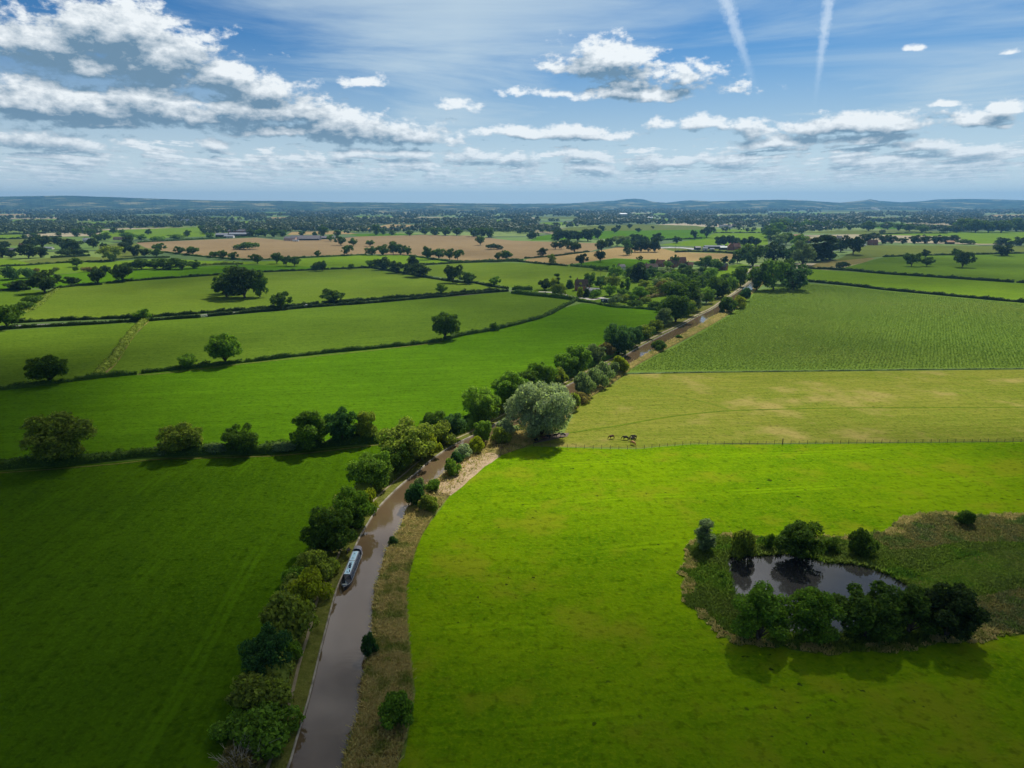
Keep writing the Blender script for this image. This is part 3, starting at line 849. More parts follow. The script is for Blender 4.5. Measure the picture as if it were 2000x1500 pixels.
for s in range(4):      # near, leafy
    pro('near', 20 + s, 13, 13, 9000, 0.34, 0.07, 38, 'round')
for s in range(3):
    pro('oak', 40 + s, 12, 14, 7500, 0.38, 0.11, 40, 'oak')
for s in range(3):
    pro('tall', 60 + s, 16, 12, 10000, 0.36, 0.06, 40, 'round')
for s in range(3):
    pro('bush', 80 + s, 4, 5, 3200, 0.19, 0.0, 12, 'bush')
pro('willow', 100, 15, 20, 22000, 0.38, 0.03, 64, 'willow')
for s in range(2):
    pro('poplar', 110 + s, 20, 7, 3800, 0.40, 0.05, 26, 'poplar')
    pro('cone', 120 + s, 15, 8, 3800, 0.36, 0.05, 40, 'cone')
for s in range(4):      # seen from half a kilometre and more
    pro('mid', 130 + s, 12, 13, 2200, 0.52, 0.08, 18, 'round', far=True)
for s in range(3):
    pro('midoak', 140 + s, 11, 13, 2100, 0.54, 0.10, 22, 'oak', far=True)
for s in range(2):
    pro('midbush', 150 + s, 5, 8, 900, 0.45, 0.0, 10, 'bush', far=True)

TINT = {'dk': (0.0812, 0.1494, 0.0227), 'md': (0.1373, 0.2525, 0.0293), 'ol': (0.2035, 0.2653, 0.0425), 'yl': (0.2497, 0.3038, 0.0189), 'bl': (0.0754, 0.1566, 0.0551), 'lt': (0.161, 0.273, 0.0364), 'gr': (0.29, 0.37, 0.24), 'gg': (0.175, 0.245, 0.112), 'br': (0.21, 0.18, 0.07), 'te': (0.0495, 0.1232, 0.0374), 'vk': (0.043, 0.076, 0.022), 'cu': (0.066, 0.042, 0.0264)}
trng = random.Random(5)
ORD = ['zeroth', 'first', 'second', 'third', 'fourth', 'fifth', 'sixth', 'seventh', 'eighth', 'ninth', 'tenth', 'eleventh', 'twelfth', 'thirteenth', 'fourteenth', 'fifteenth', 'sixteenth', 'seventeenth', 'eighteenth', 'nineteenth', 'twentieth', 'twenty-first', 'twenty-second', 'twenty-third', 'twenty-fourth', 'twenty-fifth', 'twenty-sixth', 'twenty-seventh', 'twenty-eighth', 'twenty-ninth', 'thirtieth']
NUM = ['no', 'one', 'two', 'three', 'four', 'five', 'six', 'seven', 'eight', 'nine', 'ten', 'eleven', 'twelve', 'thirteen', 'fourteen', 'fifteen', 'sixteen', 'seventeen', 'eighteen', 'nineteen', 'twenty']


def plant(x, yb, w, h, kind, tint, label, group=None, name=None, sy=1.0):
    """a tree or bush whose foot the photograph shows at x, yb; w, h its size in photograph pixels"""
    dp_ = depth(x, yb)
    h = h * 0.9 if kind == 'tall' else h
    W, H = w * dp_ / F, h * dp_ / F
    P = trng.choice(PRO[kind])
    bx, by = G(x, yb)
    W *= 1.0 if kind in ('near', 'tall', 'willow', 'oak') else 1.08
    # the widest part of a crown stands nearer the camera than its foot looks: keep feet where seen
    sc = (W / P.wid, W / P.wid * sy, H / P.top)
    j = trng.uniform(0.88, 1.12)
    col = tuple(q * j for q in TINT[tint])
    rz = trng.uniform(0, 6.283) if sy == 1.0 else 0
    if P.trunk is None:
        o = link(name or 'bush', P.crown, None, (bx, by, 0.0), rz, sc, col)
        return tag(o, label, 'bush', group)
    t = thing(name or 'tree', label, 'tree', (bx, by, 0), rz, group, sc)
    link('crown', P.crown, t, color=col)
    link('trunk', P.trunk, t)
    return t


def row(items, phrase, group, kind='midoak', tint='dk', noun='tree', name=None):
    """like plants along one line: each is told apart by its count from the left and its look"""
    items = sorted(items, key=lambda q: q[0])
    n = len(items)
    for i, it in enumerate(items):
        k = it[4] if len(it) > 4 else kind
        tn = it[5] if len(it) > 5 else tint
        if n == 1:
            lab = f'{phrase}'
        else:
            lab = f'{ORD[i + 1]} {noun} from left {phrase}'
        plant(it[0], it[1], it[2], it[3], k, tn, lab, group if n > 1 else None, name)


# --- trees and bushes on the towpath side, from the foot of the picture up
NEAR = [
    (515, 1455, 100, 62, 'bush', 'md', 'wide green hawthorn just beyond the half bare bush by the towpath'),
    (470, 1440, 55, 40, 'bush', 'md', 'low green bush on the field side of the wide hawthorn'),
    (508, 1390, 95, 62, 'bush', 'ol', 'olive green hawthorn in front of the dark blue-green bush'),
    (525, 1322, 84, 88, 'near', 'te', 'dark blue-green small tree standing out among the towpath hawthorns'),
    (566, 1292, 42, 46, 'bush', 'md', 'low bush squeezed between the dark blue-green tree and the towpath'),
    (575, 1238, 76, 72, 'bush', 'ol', 'yellow-green rounded hawthorn beyond the dark blue-green tree'),
    (612, 1180, 62, 56, 'bush', 'yl', 'yellowish bush opposite the bow of the narrowboat'),
    (628, 1128, 52, 50, 'bush', 'ol', 'olive bush beside the middle of the narrowboat'),
    (588, 1150, 46, 42, 'bush', 'md', 'green bush on the field side opposite the narrowboat'),
    (644, 1080, 92, 82, 'near', 'dk', 'dark spreading tree overhanging the towpath by the boat stern'),
    (690, 1030, 70, 72, 'near', 'md', 'green tree beyond the dark spreading tree at the boat stern'),
    (715, 1000, 38, 42, 'bush', 'yl', 'bright yellow bush tucked behind the tree above the boat'),
    (728, 956, 74, 68, 'near', 'lt', 'light green fluffy double crowned tree on the inside of the canal bend'),
    (776, 926, 54, 62, 'near', 'dk', 'dark tree in shade behind the light green fluffy tree'),
    (795, 908, 96, 78, 'near', 'ol', 'broad olive tree with forked bare trunk where the hedge meets the canal'),
    (838, 892, 40, 46, 'bush', 'yl', 'yellow-green bush below the broad olive tree'),
    (857, 872, 52, 44, 'bush', 'ol', 'pale olive bush in front of the twin dark trees'),
    (852, 850, 48, 46, 'near', 'dk', 'left hand one of the twin dark trees by the bend'),
    (884, 858, 46, 48, 'near', 'bl', 'right hand one of the twin dark trees by the bend'),
    (909, 838, 11, 26, 'cone', 'te', 'tiny dark fir between the twin dark trees and the ivy clad tree'),
    (922, 832, 22, 26, 'bush', 'md', 'small bush beside the tiny dark fir'),
    (940, 826, 64, 66, 'near', 'lt', 'light green tree with an ivy clad trunk'),
    (972, 808, 18, 18, 'bush', 'yl', 'small yellow bush at the foot of the ivy clad tree'),
    (996, 800, 64, 70, 'near', 'md', 'tall green tree directly behind the silver willow'),
    (1034, 778, 50, 52, 'near', 'dk', 'dark brownish tree rising behind the top of the silver willow'),
    (1066, 764, 48, 50, 'near', 'md', 'rounded tree just beyond the dark brownish tree'),
    (1100, 752, 30, 28, 'bush', 'ol', 'small olive bush in the gap of the canal tree line'),
    (1112, 740, 44, 44, 'near', 'md', 'fairly pale green tree past the gap in the canal tree line'),
    (1136, 733, 48, 52, 'near', 'md', 'tall round green tree opposite the row of grey willows'),
    (1170, 716, 40, 38, 'near', 'gg', 'grey-green tree opposite the round bush across the canal'),
    (1194, 704, 28, 30, 'near', 'br', 'russet tinged thin tree beside the large dark round tree'),
    (1217, 698, 52, 56, 'near', 'bl', 'large dark round tree at the corner of the long meadow'),
    (1245, 682, 34, 38, 'near', 'bl', 'smaller dark tree leaning on the large dark round tree'),
    (1268, 666, 34, 26, 'near', 'ol', 'first low olive tree of the string beside the far meadow corner'),
    (1290, 654, 30, 24, 'near', 'ol', 'second low olive tree of the string beside the far meadow corner'),
    (1304, 642, 32, 34, 'near', 'gg', 'grey-green tree at the meadow corner below the big dark crowns'),
    (1328, 634, 56, 50, 'near', 'dk', 'big dark crown nearest the canal past the meadow'),
    (1350, 622, 32, 30, 'near', 'ol', 'olive tree at the canal edge before the big broad crown'),
    (1340, 608, 76, 52, 'oak', 'dk', 'very broad dark oak above the meadow corner'),
    (1362, 612, 34, 36, 'near', 'gg', 'greyish tree in front of the very broad dark oak'),
    (1388, 597, 30, 28, 'near', 'lt', 'light green tree at the canal before the footpath ramp'),
    (1402, 582, 46, 38, 'near', 'dk', 'dark round tree beyond the bright paddock'),
    (1430, 566, 20, 24, 'near', 'lt', 'yellow-green tree at the mouth of the dark canal tunnel'),
    (1425, 556, 34, 24, 'mid', 'dk', 'dark tree behind the bright paddock by the canal'),
    (1446, 560, 26, 36, 'mid', 'dk', 'narrow dark tree where the canal vanishes under trees'),
]
for q in NEAR:
    if 1060 < q[0] < 1400:
        q = (q[0] - 9, q[1] - 4) + q[2:]
    if q[1] > 1100 and q[4] == 'bush':
        q = (q[0] - 9, q[1], q[2] * 1.15, q[3] * 1.08) + q[4:]
    plant(*q)
bx, by = G(470, 1508)
tb_ = thing('bush', 'half bare straggly bush with pale twigs at the very bottom of the towpath hedge', 'bush', (bx, by, 0))
link('foliage', PRO['bush'][1].crown, tb_, scale=(1.25, 1.25, 0.85), color=TINT['br'])
gt_ = np.random.default_rng(77)
mt_ = MB()
for k in range(46):
    a_, e_ = gt_.uniform(0, 6.283), gt_.uniform(0.45, 1.35)
    l_ = gt_.uniform(3.0, 4.9)
    d_ = np.array([math.cos(a_) * math.cos(e_), math.sin(a_) * math.cos(e_), math.sin(e_)])
    p0_ = np.array([d_[0] * 0.3, d_[1] * 0.3, 0.3])
    p1_ = p0_ + d_ * l_ * 0.5 + gt_.normal(0, 0.15, 3)
    p2_ = p0_ + d_ * l_ + gt_.normal(0, 0.3, 3)
    mt_.tube([p0_, p1_, p2_], [0.07, 0.045, 0.015], 5)
    for q_ in range(3):
        f_ = gt_.uniform(0.4, 0.95)
        s_ = p0_ * (1 - f_) + p2_ * f_
        mt_.tube([s_, s_ + (d_ + gt_.normal(0, 0.6, 3)) * gt_.uniform(0.5, 1.1)], [0.03, 0.01], 4)
mt_.obj('twigs', plain('pale_twig', (0.36, 0.31, 0.22), 0.9, 0.2, 3), tb_)
# --- the opposite bank
BANK = [
    (779, 1416, 58, 62, 'bush', 'md', 'dense dark green bush standing alone on the near tawny bank'),
    (724, 1282, 26, 46, 'bush', 'te', 'teal green shrub leaning over the water on the near bank'),
    (768, 1066, 15, 20, 'bush', 'bl', 'tiny shrub at the water opposite the boat stern'),
    (811, 992, 32, 46, 'bush', 'te', 'bright teal shrub at the waterside past the boat'),
    (818, 962, 24, 28, 'bush', 'gg', 'grey-green shrub behind the bright teal shrub'),
    (835, 1000, 34, 34, 'bush', 'ol', 'olive brown bush beside the bright teal shrub'),
    (848, 960, 28, 22, 'bush', 'md', 'low green bush at the start of the pale cut litter'),
    (882, 930, 26, 34, 'bush', 'lt', 'bright green bush alone at the edge of the water'),
    (892, 906, 22, 24, 'bush', 'te', 'small dark bush between the bright green bush and grey willow scrub'),
    (906, 895, 30, 26, 'bush', 'gr', 'pale grey willow scrub over the water'),
    (934, 884, 26, 30, 'bush', 'yl', 'yellow-green bush on the pale cut litter'),
    (944, 868, 32, 46, 'near', 'lt', 'upright young tree on the bank before the silver willow'),
    (978, 866, 30, 32, 'bush', 'ol', 'rounded bush at the edge of the mud'),
    (990, 850, 34, 30, 'bush', 'gr', 'low silver willow scrub beside the big silver willow'),
    (1058, 852, 114, 100, 'willow', 'gr', 'huge silver-leaved willow standing over the shaded cattle'),
    (1119, 800, 22, 32, 'bush', 'ol', 'dark yellowish bush behind the huge silver willow'),
    (1134, 786, 26, 20, 'bush', 'br', 'tan dead looking scrub between the silver willow and grey willows'),
    (1140, 770, 36, 40, 'bush', 'gg', 'nearest grey willow in the row on the pasture bank'),
    (1162, 758, 34, 38, 'bush', 'gg', 'second grey willow in the row on the pasture bank'),
    (1180, 746, 34, 36, 'bush', 'gg', 'third grey willow in the row on the pasture bank'),
    (1197, 737, 26, 28, 'bush', 'gg', 'last grey willow in the row next to the round bush'),
    (1208, 728, 30, 32, 'bush', 'yl', 'round yellow-green bush at the corner of pasture and maize'),
    (1289, 684, 26, 18, 'bush', 'dk', 'low dark bush between the maize and the water'),
    (1325, 662, 12, 8, 'bush', 'md', 'tiny bush in the sedge beside the maize'),
    (1422, 610, 28, 28, 'bush', 'dk', 'dark green bush hiding the canal at the narrows'),
    (1445, 602, 24, 22, 'bush', 'yl', 'yellow-green bush next to the dark bush at the narrows'),
    (1457, 588, 22, 24, 'bush', 'te', 'blue-green bush at the far corner of the maize'),
    (1410, 612, 11, 13, 'cone', 'dk', 'tiny conical tree at the narrows of the canal'),
]
for q in BANK:
    plant(*q)
# --- the pond
POND_TREES = [
    (1376, 1074, 32, 60, 'poplar', 'gg', 'slim grey-green tree at the corner of the pond ground'),
    (1449, 1090, 44, 58, 'bush', 'ol', 'open leafy bush at the far side of the pond'),
    (1502, 1072, 20, 30, 'bush', 'md', 'thin bush beside the large round pond willow'),
    (1556, 1090, 82, 70, 'near', 'dk', 'large round dark willow mirrored in the pond'),
    (1620, 1078, 30, 26, 'bush', 'dk', 'low dark bush past the large round pond willow'),
    (1683, 1082, 44, 46, 'bush', 'dk', 'dense dark bush at the far right end of the water'),
    (1883, 1026, 28, 30, 'bush', 'dk', 'lone dark bush on the rough ground behind the pond'),
    (1482, 1250, 98, 122, 'tall', 'md', 'first and fullest tree from the left in front of the pond'),
    (1588, 1248, 94, 110, 'tall', 'md', 'second tree from the left in front of the pond'),
    (1690, 1244, 116, 112, 'tall', 'dk', 'third and broadest tree in front of the pond'),
    (1776, 1236, 86, 100, 'tall', 'dk', 'dark tree closing off the near end of the pond'),
    (1848, 1244, 112, 112, 'tall', 'vk', 'darkest tree at the near end of the pond'),
]
for q in POND_TREES:
    plant(*q)
# --- hedgerow and field trees on the left
LEFT = [
    (122, 905, 108, 94, 'near', 'ol', 'biggest tree in the near hedge, open grey-olive crown'),
    (358, 889, 76, 58, 'oak', 'ol', 'pale olive tree among the grey sallow bushes of the near hedge'),
    (470, 887, 66, 54, 'oak', 'dk', 'dark round tree in the near hedge beside the pale olive one'),
    (610, 876, 70, 80, 'tall', 'md', 'tall dense brown-green tree of the trio in the near hedge'),
    (668, 868, 54, 64, 'near', 'te', 'blue-green middle tree of the trio in the near hedge'),
    (715, 864, 40, 58, 'near', 'ol', 'lighter slim tree of the trio in the near hedge'),
    (98, 749, 68, 50, 'oak', 'dk', 'dark spreading oak at the meadow hedge below the short thick hedge'),
    (440, 711, 60, 54, 'oak', 'md', 'ragged oak with side branches in the meadow hedge'),
    (367, 720, 34, 27, 'oak', 'md', 'small oak beside the ragged oak in the meadow hedge'),
    (870, 662, 50, 48, 'oak', 'dk', 'lone oak with ragged crown in the middle of the meadow hedge'),
    (965, 645, 17, 14, 'midbush', 'dk', 'small dark bush on the curving part of the meadow hedge'),
    (280, 627, 28, 23, 'midoak', 'md', 'round tree where the short thick hedge meets the lane'),
    (14, 641, 52, 42, 'midoak', 'dk', 'dark tree at the lane end by the parked car'),
    (548, 604, 34, 32, 'midoak', 'dk', 'dark oak on the lane left of the mushroom shaped one'),
    (650, 592, 38, 26, 'midoak', 'dk', 'mushroom shaped oak on the far side of the lane'),
    (862, 574, 20, 19, 'midoak', 'lt', 'wispy tree with thin trunk on the lane'),
    (443, 580, 44, 44, 'mid', 'dk', 'rounded lower tree at the side of the big clump in the pale field'),
    (478, 582, 60, 58, 'mid', 'vk', 'tallest dark tree of the big clump in the pale field'),
    (508, 580, 34, 46, 'mid', 'dk', 'narrower tree at the near end of the big clump in the pale field'),
    (460, 572, 50, 48, 'mid', 'dk', 'tree at the back of the big clump in the pale field'),
    (88, 572, 56, 40, 'midoak', 'vk', 'large dark oak at the bend of the field bank'),
    (35, 567, 36, 19, 'midoak', 'vk', 'low flat oak next to the large dark oak at the bend'),
    (142, 558, 27, 17, 'midoak', 'vk', 'small flat oak in the hedge past the large dark oak'),
    (192, 555, 30, 27, 'midoak', 'vk', 'umbrella shaped oak in the oak hedge'),
    (207, 536, 20, 16, 'midoak', 'vk', 'round oak standing behind the oak hedge'),
    (240, 550, 40, 30, 'midoak', 'vk', 'broadest tree at the end of the oak hedge'),
    (66, 592, 34, 14, 'midbush', 'dk', 'upper flat thorn on the field bank by the edge'),
    (50, 606, 34, 16, 'midbush', 'dk', 'lower flat thorn on the field bank by the edge'),
    (150, 521, 22, 17, 'midoak', 'dk', 'lone oak on the sunlit strip'),
    (222, 510, 36, 28, 'mid', 'ol', 'big olive tree at the back of the sunlit strip'),
    (885, 552, 31, 32, 'midoak', 'vk', 'tall ragged oak at the end of the slanting tree line'),
    (914, 554, 28, 22, 'midoak', 'dk', 'rounder oak beside the tall ragged one on the slanting hedge'),
    (966, 559, 19, 18, 'midoak', 'md', 'small green tree where the slanting hedge reaches the lane'),
    (485, 487, 40, 13, 'midbush', 'dk', 'island thicket in the middle of the brown stubble'),
    (964, 487, 28, 10, 'midbush', 'vk', 'low thicket at the far end of the brown stubble'),
    (938, 479, 16, 17, 'midoak', 'dk', 'single oak near the low thicket on the stubble'),
]
for q in LEFT:
    plant(*q)
row([(20, 546, 34, 24, 'midbush', 'bl'), (55, 543, 28, 18, 'midbush', 'bl'), (72, 533, 11, 9, 'midbush', 'br'), (110, 531, 12, 9, 'midbush', 'ol'), (148, 529, 9, 8, 'midbush', 'dk'), (172, 531, 20, 9, 'midbush', 'br'), (187, 531, 10, 11, 'midbush', 'ol')],
    'in the gappy line past the oak hedge', 'bushes behind the oak hedge', 'midbush', 'dk', 'bush')
row([(254, 526, 24, 13), (277, 526, 34, 19), (303, 525, 34, 18), (330, 526, 38, 21), (356, 526, 30, 19), (378, 524, 26, 15)], 'in the dense thicket behind the oak hedge', 'thicket behind the oak hedge', 'mid', 'dk')
row([(310, 491, 22, 15), (306, 501, 24, 15), (352, 496, 18, 14), (377, 498, 26, 15), (418, 503, 18, 11), (436, 506, 17, 16), (455, 507, 17, 14), (491, 507, 10, 8), (503, 515, 18, 18), (541, 515, 20, 20), (559, 519, 18, 18), (575, 520, 22, 18)],
    'on the stubble near edge', 'trees along the near edge of the stubble')
row([(617, 529, 17, 15), (630, 529, 17, 18), (685, 526, 10, 10)], 'on the hedge below the sunlit field', 'trees on the hedge below the sunlit field')
row([(620, 502, 11, 12), (678, 499, 20, 19)], 'on the stubble edge left of the round copse', 'trees left of the round copse')
row([(645, 472, 12, 13, 'midoak', 'lt'), (660, 464, 13, 14), (666, 479, 19, 17), (690, 480, 16, 14), (723, 481, 15, 11)], 'on the stubble by the long sheds', 'oaks on the stubble by the long sheds')
row([(727, 498, 24, 16), (748, 498, 24, 19), (768, 497, 17, 24), (782, 497, 24, 19), (797, 498, 13, 16)], 'in the round copse on the stubble edge', 'copse on the stubble edge', 'mid', 'dk')
row([(836, 507, 21, 24), (857, 506, 26, 19), (878, 507, 18, 20), (894, 508, 20, 19), (972, 508, 12, 14), (988, 507, 24, 17)], 'at the stubble corner', 'trees at the stubble corner')
row([(722, 523, 14, 14, 'mid', 'md'), (737, 523, 18, 15), (750, 527, 27, 23), (776, 533, 28, 22), (797, 535, 18, 20), (806, 525, 18, 24), (819, 540, 36, 25)], 'in the slanting line between two fields', 'slanting line of trees', 'mid', 'vk')
# --- around the corn field
row([(1059, 500, 17, 15, 'mid', 'vk'), (1078, 517, 14, 20, 'mid', 'ol'), (1135, 517, 21, 20), (1172, 511, 19, 20), (1085, 487, 15, 14), (1096, 487, 13, 13), (1122, 493, 26, 19), (1175, 492, 23, 22), (1225, 498, 18, 29, 'mid', 'bl')],
    'standing in or round the golden corn', 'trees round the golden corn', 'midoak', 'vk')
row([(1240, 492, 22, 20), (1252, 492, 20, 24), (1266, 492, 22, 22), (1279, 492, 20, 27)], 'in the dark square copse on the corn field', 'copse on the corn field', 'mid', 'vk')
row([(1415, 516, 14, 15), (1440, 514, 18, 17)], 'on the corn edge near the canal', 'trees on the corn edge near the canal', 'midoak', 'vk')
row([(1190, 482, 18, 16), (1205, 480, 18, 18, 'mid', 'gg'), (1220, 482, 24, 20, 'mid', 'gg'), (1240, 476, 20, 18), (1256, 476, 18, 16), (1283, 474, 22, 18), (1322, 475, 16, 13), (1105, 479, 24, 11, 'midbush', 'vk')], 'in the belt behind the golden corn', 'belt behind the golden corn', 'mid', 'vk')
row([(1090, 470, 26, 20), (1110, 470, 24, 19), (1128, 470, 22, 18), (1148, 471, 26, 22), (1168, 467, 14, 18), (1040, 466, 22, 12, 'midbush', 'vk')], 'in the big dark copse beyond the stubble', 'big dark copse beyond the stubble', 'mid', 'vk')
row([(1356, 468, 13, 17), (1380, 464, 24, 20), (1176, 453, 13, 12), (1200, 455, 13, 10), (1246, 454, 12, 8), (1160, 457, 11, 11), (1208, 449, 9, 9), (1230, 447, 10, 9), (1275, 447, 6, 5)], 'scattered over the pale parkland', 'parkland trees', 'midoak', 'vk')
row([(1404, 479, 16, 16), (1414, 479, 16, 18), (1426, 479, 16, 18), (1438, 479, 17, 14), (1454, 480, 14, 14), (1466, 480, 14, 17), (1478, 480, 14, 14)], 'in the row behind the brick farm', 'row behind the brick farm', 'mid', 'vk')
# --- village and gardens
VILLAGE = [
    (1247, 549, 31, 44, 'cone', 'vk', 'great dark conifer towering over the village'),
    (1203, 548, 28, 30, 'mid', 'md', 'broad green tree left of the great dark conifer'),
    (1226, 542, 18, 20, 'mid', 'dk', 'small tree touching the great dark conifer'),
    (1276, 545, 26, 24, 'mid', 'bl', 'blue-green tree right of the great dark conifer'),
    (1300, 548, 34, 24, 'mid', 'gg', 'pale willow like tree below the village roofs'),
    (1290, 556, 26, 22, 'mid', 'md', 'green tree in front of the pale village willow'),
    (1318, 560, 36, 30, 'mid', 'md', 'large green tree in the middle of the village gardens'),
    (1340, 552, 30, 30, 'mid', 'dk', 'dark tree right of the large garden tree'),
    (1356, 560, 20, 26, 'mid', 'dk', 'dark round tree beside the yellow paddock'),
    (1318, 521, 16, 22, 'mid', 'dk', 'dark tree standing before the brown roofs'),
    (1275, 517, 12, 10, 'mid', 'dk', 'dark treetop behind the long brown roof'),
    (1303, 525, 14, 14, 'mid', 'lt', 'light green tree between the brown roofs'),
    (1338, 522, 12, 10, 'mid', 'cu', 'purple-leaved tree beside the tall gabled house'),
    (1333, 536, 16, 20, 'poplar', 'bl', 'slender upright tree below the tall gabled house'),
    (1345, 540, 28, 18, 'mid', 'gg', 'grey-green shrubbery tree below the pink house'),
    (1378, 525, 30, 24, 'mid', 'dk', 'dark tree group left of the lone brick cottage'),
    (1398, 528, 20, 18, 'mid', 'dk', 'dark tree close to the lone brick cottage'),
    (1430, 516, 11, 10, 'midbush', 'bl', 'round bush right of the lone brick cottage'),
    (1385, 552, 30, 26, 'mid', 'md', 'green tree at the edge of the yellow paddock'),
    (1310, 533, 12, 12, 'midbush', 'cu', 'dark purple bush in the village gardens'),
    (1225, 570, 10, 27, 'poplar', 'md', 'thin columnar tree on the garden lawn'),
    (1215, 569, 8, 19, 'poplar', 'dk', 'shorter columnar tree on the garden lawn'),
    (1195, 563, 26, 26, 'mid', 'ol', 'olive tree left of the columnar garden trees'),
    (1190, 578, 22, 22, 'mid', 'md', 'green tree above the blue garden cabin'),
    (1172, 562, 22, 20, 'mid', 'bl', 'blue-green tree behind the cottage'),
    (1152, 558, 20, 24, 'mid', 'dk', 'dark tree rising behind the cottage roof'),
    (1113, 563, 14, 22, 'cone', 'bl', 'pale bluish conifer behind the garden lawn'),
    (1064, 566, 22, 20, 'mid', 'vk', 'dark flat topped pine at the garden entrance'),
    (1087, 562, 11, 27, 'poplar', 'dk', 'dark narrow cypress by the drive'),
    (1080, 564, 14, 20, 'mid', 'yl', 'golden tree behind the dark flat topped pine'),
    (1084, 578, 15, 22, 'mid', 'ol', 'left birch of the pair on the front lawn'),
    (1096, 578, 17, 24, 'mid', 'ol', 'right birch of the pair on the front lawn'),
    (1133, 580, 12, 26, 'cone', 'yl', 'yellow-green conifer in front of the cottage'),
    (1146, 580, 13, 22, 'cone', 'vk', 'dark conifer in front of the cottage'),
    (1163, 582, 20, 14, 'midbush', 'md', 'rounded shrub beside the cottage terrace'),
    (1203, 594, 24, 16, 'midbush', 'gg', 'grey-green shrubs right of the blue garden cabin'),
    (1250, 585, 24, 24, 'mid', 'md', 'green orchard tree above the tan hedge'),
    (1270, 578, 24, 20, 'mid', 'ol', 'olive orchard tree above the tan hedge'),
    (1292, 576, 24, 26, 'mid', 'br', 'russet orchard tree turning brown'),
    (1256, 566, 22, 18, 'mid', 'ol', 'pale orchard tree behind the lawn'),
    (1278, 603, 22, 14, 'midbush', 'dk', 'left dark bush at the meadow edge below the tan hedge'),
    (1300, 601, 20, 16, 'midbush', 'dk', 'right dark bush at the meadow edge below the tan hedge'),
    (1240, 599, 26, 12, 'midbush', 'dk', 'low dark shrubs at the end of the garden'),
]
for q in VILLAGE:
    plant(*q)
# --- the woods along the far canal
FARCANAL = [
    (1478, 566, 42, 48, 'mid', 'dk', 'front left tree of the great wood over the canal'),
    (1510, 567, 46, 56, 'mid', 'md', 'front middle and tallest tree of the great wood over the canal'),
    (1550, 566, 52, 46, 'mid', 'bl', 'front right blue-green tree of the great wood over the canal'),
    (1530, 556, 50, 46, 'mid', 'dk', 'second rank tree of the great wood over the canal'),
    (1470, 520, 46, 40, 'mid', 'dk', 'dark tree where the wood meets the golden corn'),
    (1510, 512, 40, 36, 'mid', 'vk', 'dark tree behind the great wood, brick farm side'),
    (1542, 514, 30, 30, 'mid', 'bl', 'mid green tree behind the great wood'),
    (1568, 518, 44, 44, 'mid', 'gg', 'pale rounded tree left of the poplars'),
    (1592, 510, 26, 44, 'poplar', 'vk', 'left poplar of the tall dark screen'),
    (1606, 509, 26, 48, 'poplar', 'vk', 'middle poplar of the tall dark screen'),
    (1621, 507, 22, 44, 'poplar', 'dk', 'right poplar of the tall dark screen'),
    (1560, 490, 26, 30, 'mid', 'md', 'crown in front of the orange roofed barn'),
    (1520, 480, 30, 24, 'mid', 'gg', 'pale willow tree by the far canal'),
    (1535, 478, 22, 22, 'mid', 'dk', 'dark tree beside the pale willow by the far canal'),
    (1642, 492, 22, 24, 'mid', 'vk', 'left one of the two black looking oaks past the poplars'),
    (1666, 497, 36, 34, 'midoak', 'vk', 'right and larger of the two black looking oaks past the poplars'),
    (1645, 523, 24, 11, 'midbush', 'vk', 'squat dark thicket on the rough tawny corner'),
    (1780, 520, 27, 24, 'midoak', 'dk', 'left oak of the three on the far field'),
    (1810, 520, 22, 17, 'midoak', 'dk', 'middle and smallest oak of the three on the far field'),
    (1879, 522, 33, 29, 'midoak', 'vk', 'right and darkest oak of the three on the far field'),
    (1807, 502, 14, 14, 'mid', 'vk', 'round tree on the hedge behind the three oaks'),
    (1866, 499, 14, 13, 'mid', 'dk', 'second round tree on the hedge behind the three oaks'),
    (1957, 499, 32, 20, 'mid', 'vk', 'wide dark tree at the end of the olive field hedge'),
    (1955, 479, 24, 14, 'mid', 'vk', 'dark tree against the bright field behind the belt'),
    (1992, 480, 22, 16, 'mid', 'vk', 'dark tree at the very edge against the bright field'),
    (1975, 480, 16, 9, 'midbush', 'vk', 'low bush between the two dark trees at the edge'),
]
for q in FARCANAL:
    plant(*q)
row([(1500, 462, 22, 22), (1516, 458, 24, 22, 'mid', 'md'), (1530, 452, 22, 20), (1512, 444, 20, 16), (1535, 440, 22, 14, 'mid', 'md'), (1555, 452, 20, 18), (1575, 448, 22, 18, 'mid', 'md'), (1594, 448, 20, 16), (1612, 447, 20, 15), (1640, 446, 20, 15), (1506, 470, 26, 24)],
    'in the leafy band following the far canal', 'leafy band along the far canal', 'mid', 'dk')
row([(1690, 474, 22, 16), (1706, 468, 18, 13), (1724, 476, 18, 16), (1742, 476, 20, 16), (1762, 476, 18, 12), (1786, 476, 20, 16), (1806, 476, 20, 16), (1828, 476, 22, 16), (1846, 474, 18, 12), (1862, 474, 16, 14), (1884, 477, 30, 9, 'midbush', 'dk')],
    'in the dark belt behind the olive field', 'dark belt behind the olive field', 'mid', 'vk')
row([(1696, 451, 24, 18), (1734, 448, 22, 14), (1755, 450, 20, 14), (1776, 452, 20, 14), (1800, 454, 20, 13), (1660, 449, 12, 9), (1860, 454, 30, 12, 'midbush', 'vk')], 'on the thin fields behind the belt', 'trees on the thin fields', 'mid', 'dk')
row([(1882, 452, 30, 24), (1905, 454, 30, 24), (1930, 454, 32, 22), (1955, 454, 34, 22), (1985, 452, 34, 24), (2008, 450, 30, 22)], 'in the wood above the far bright field', 'wood above the far bright field', 'mid', 'dk')
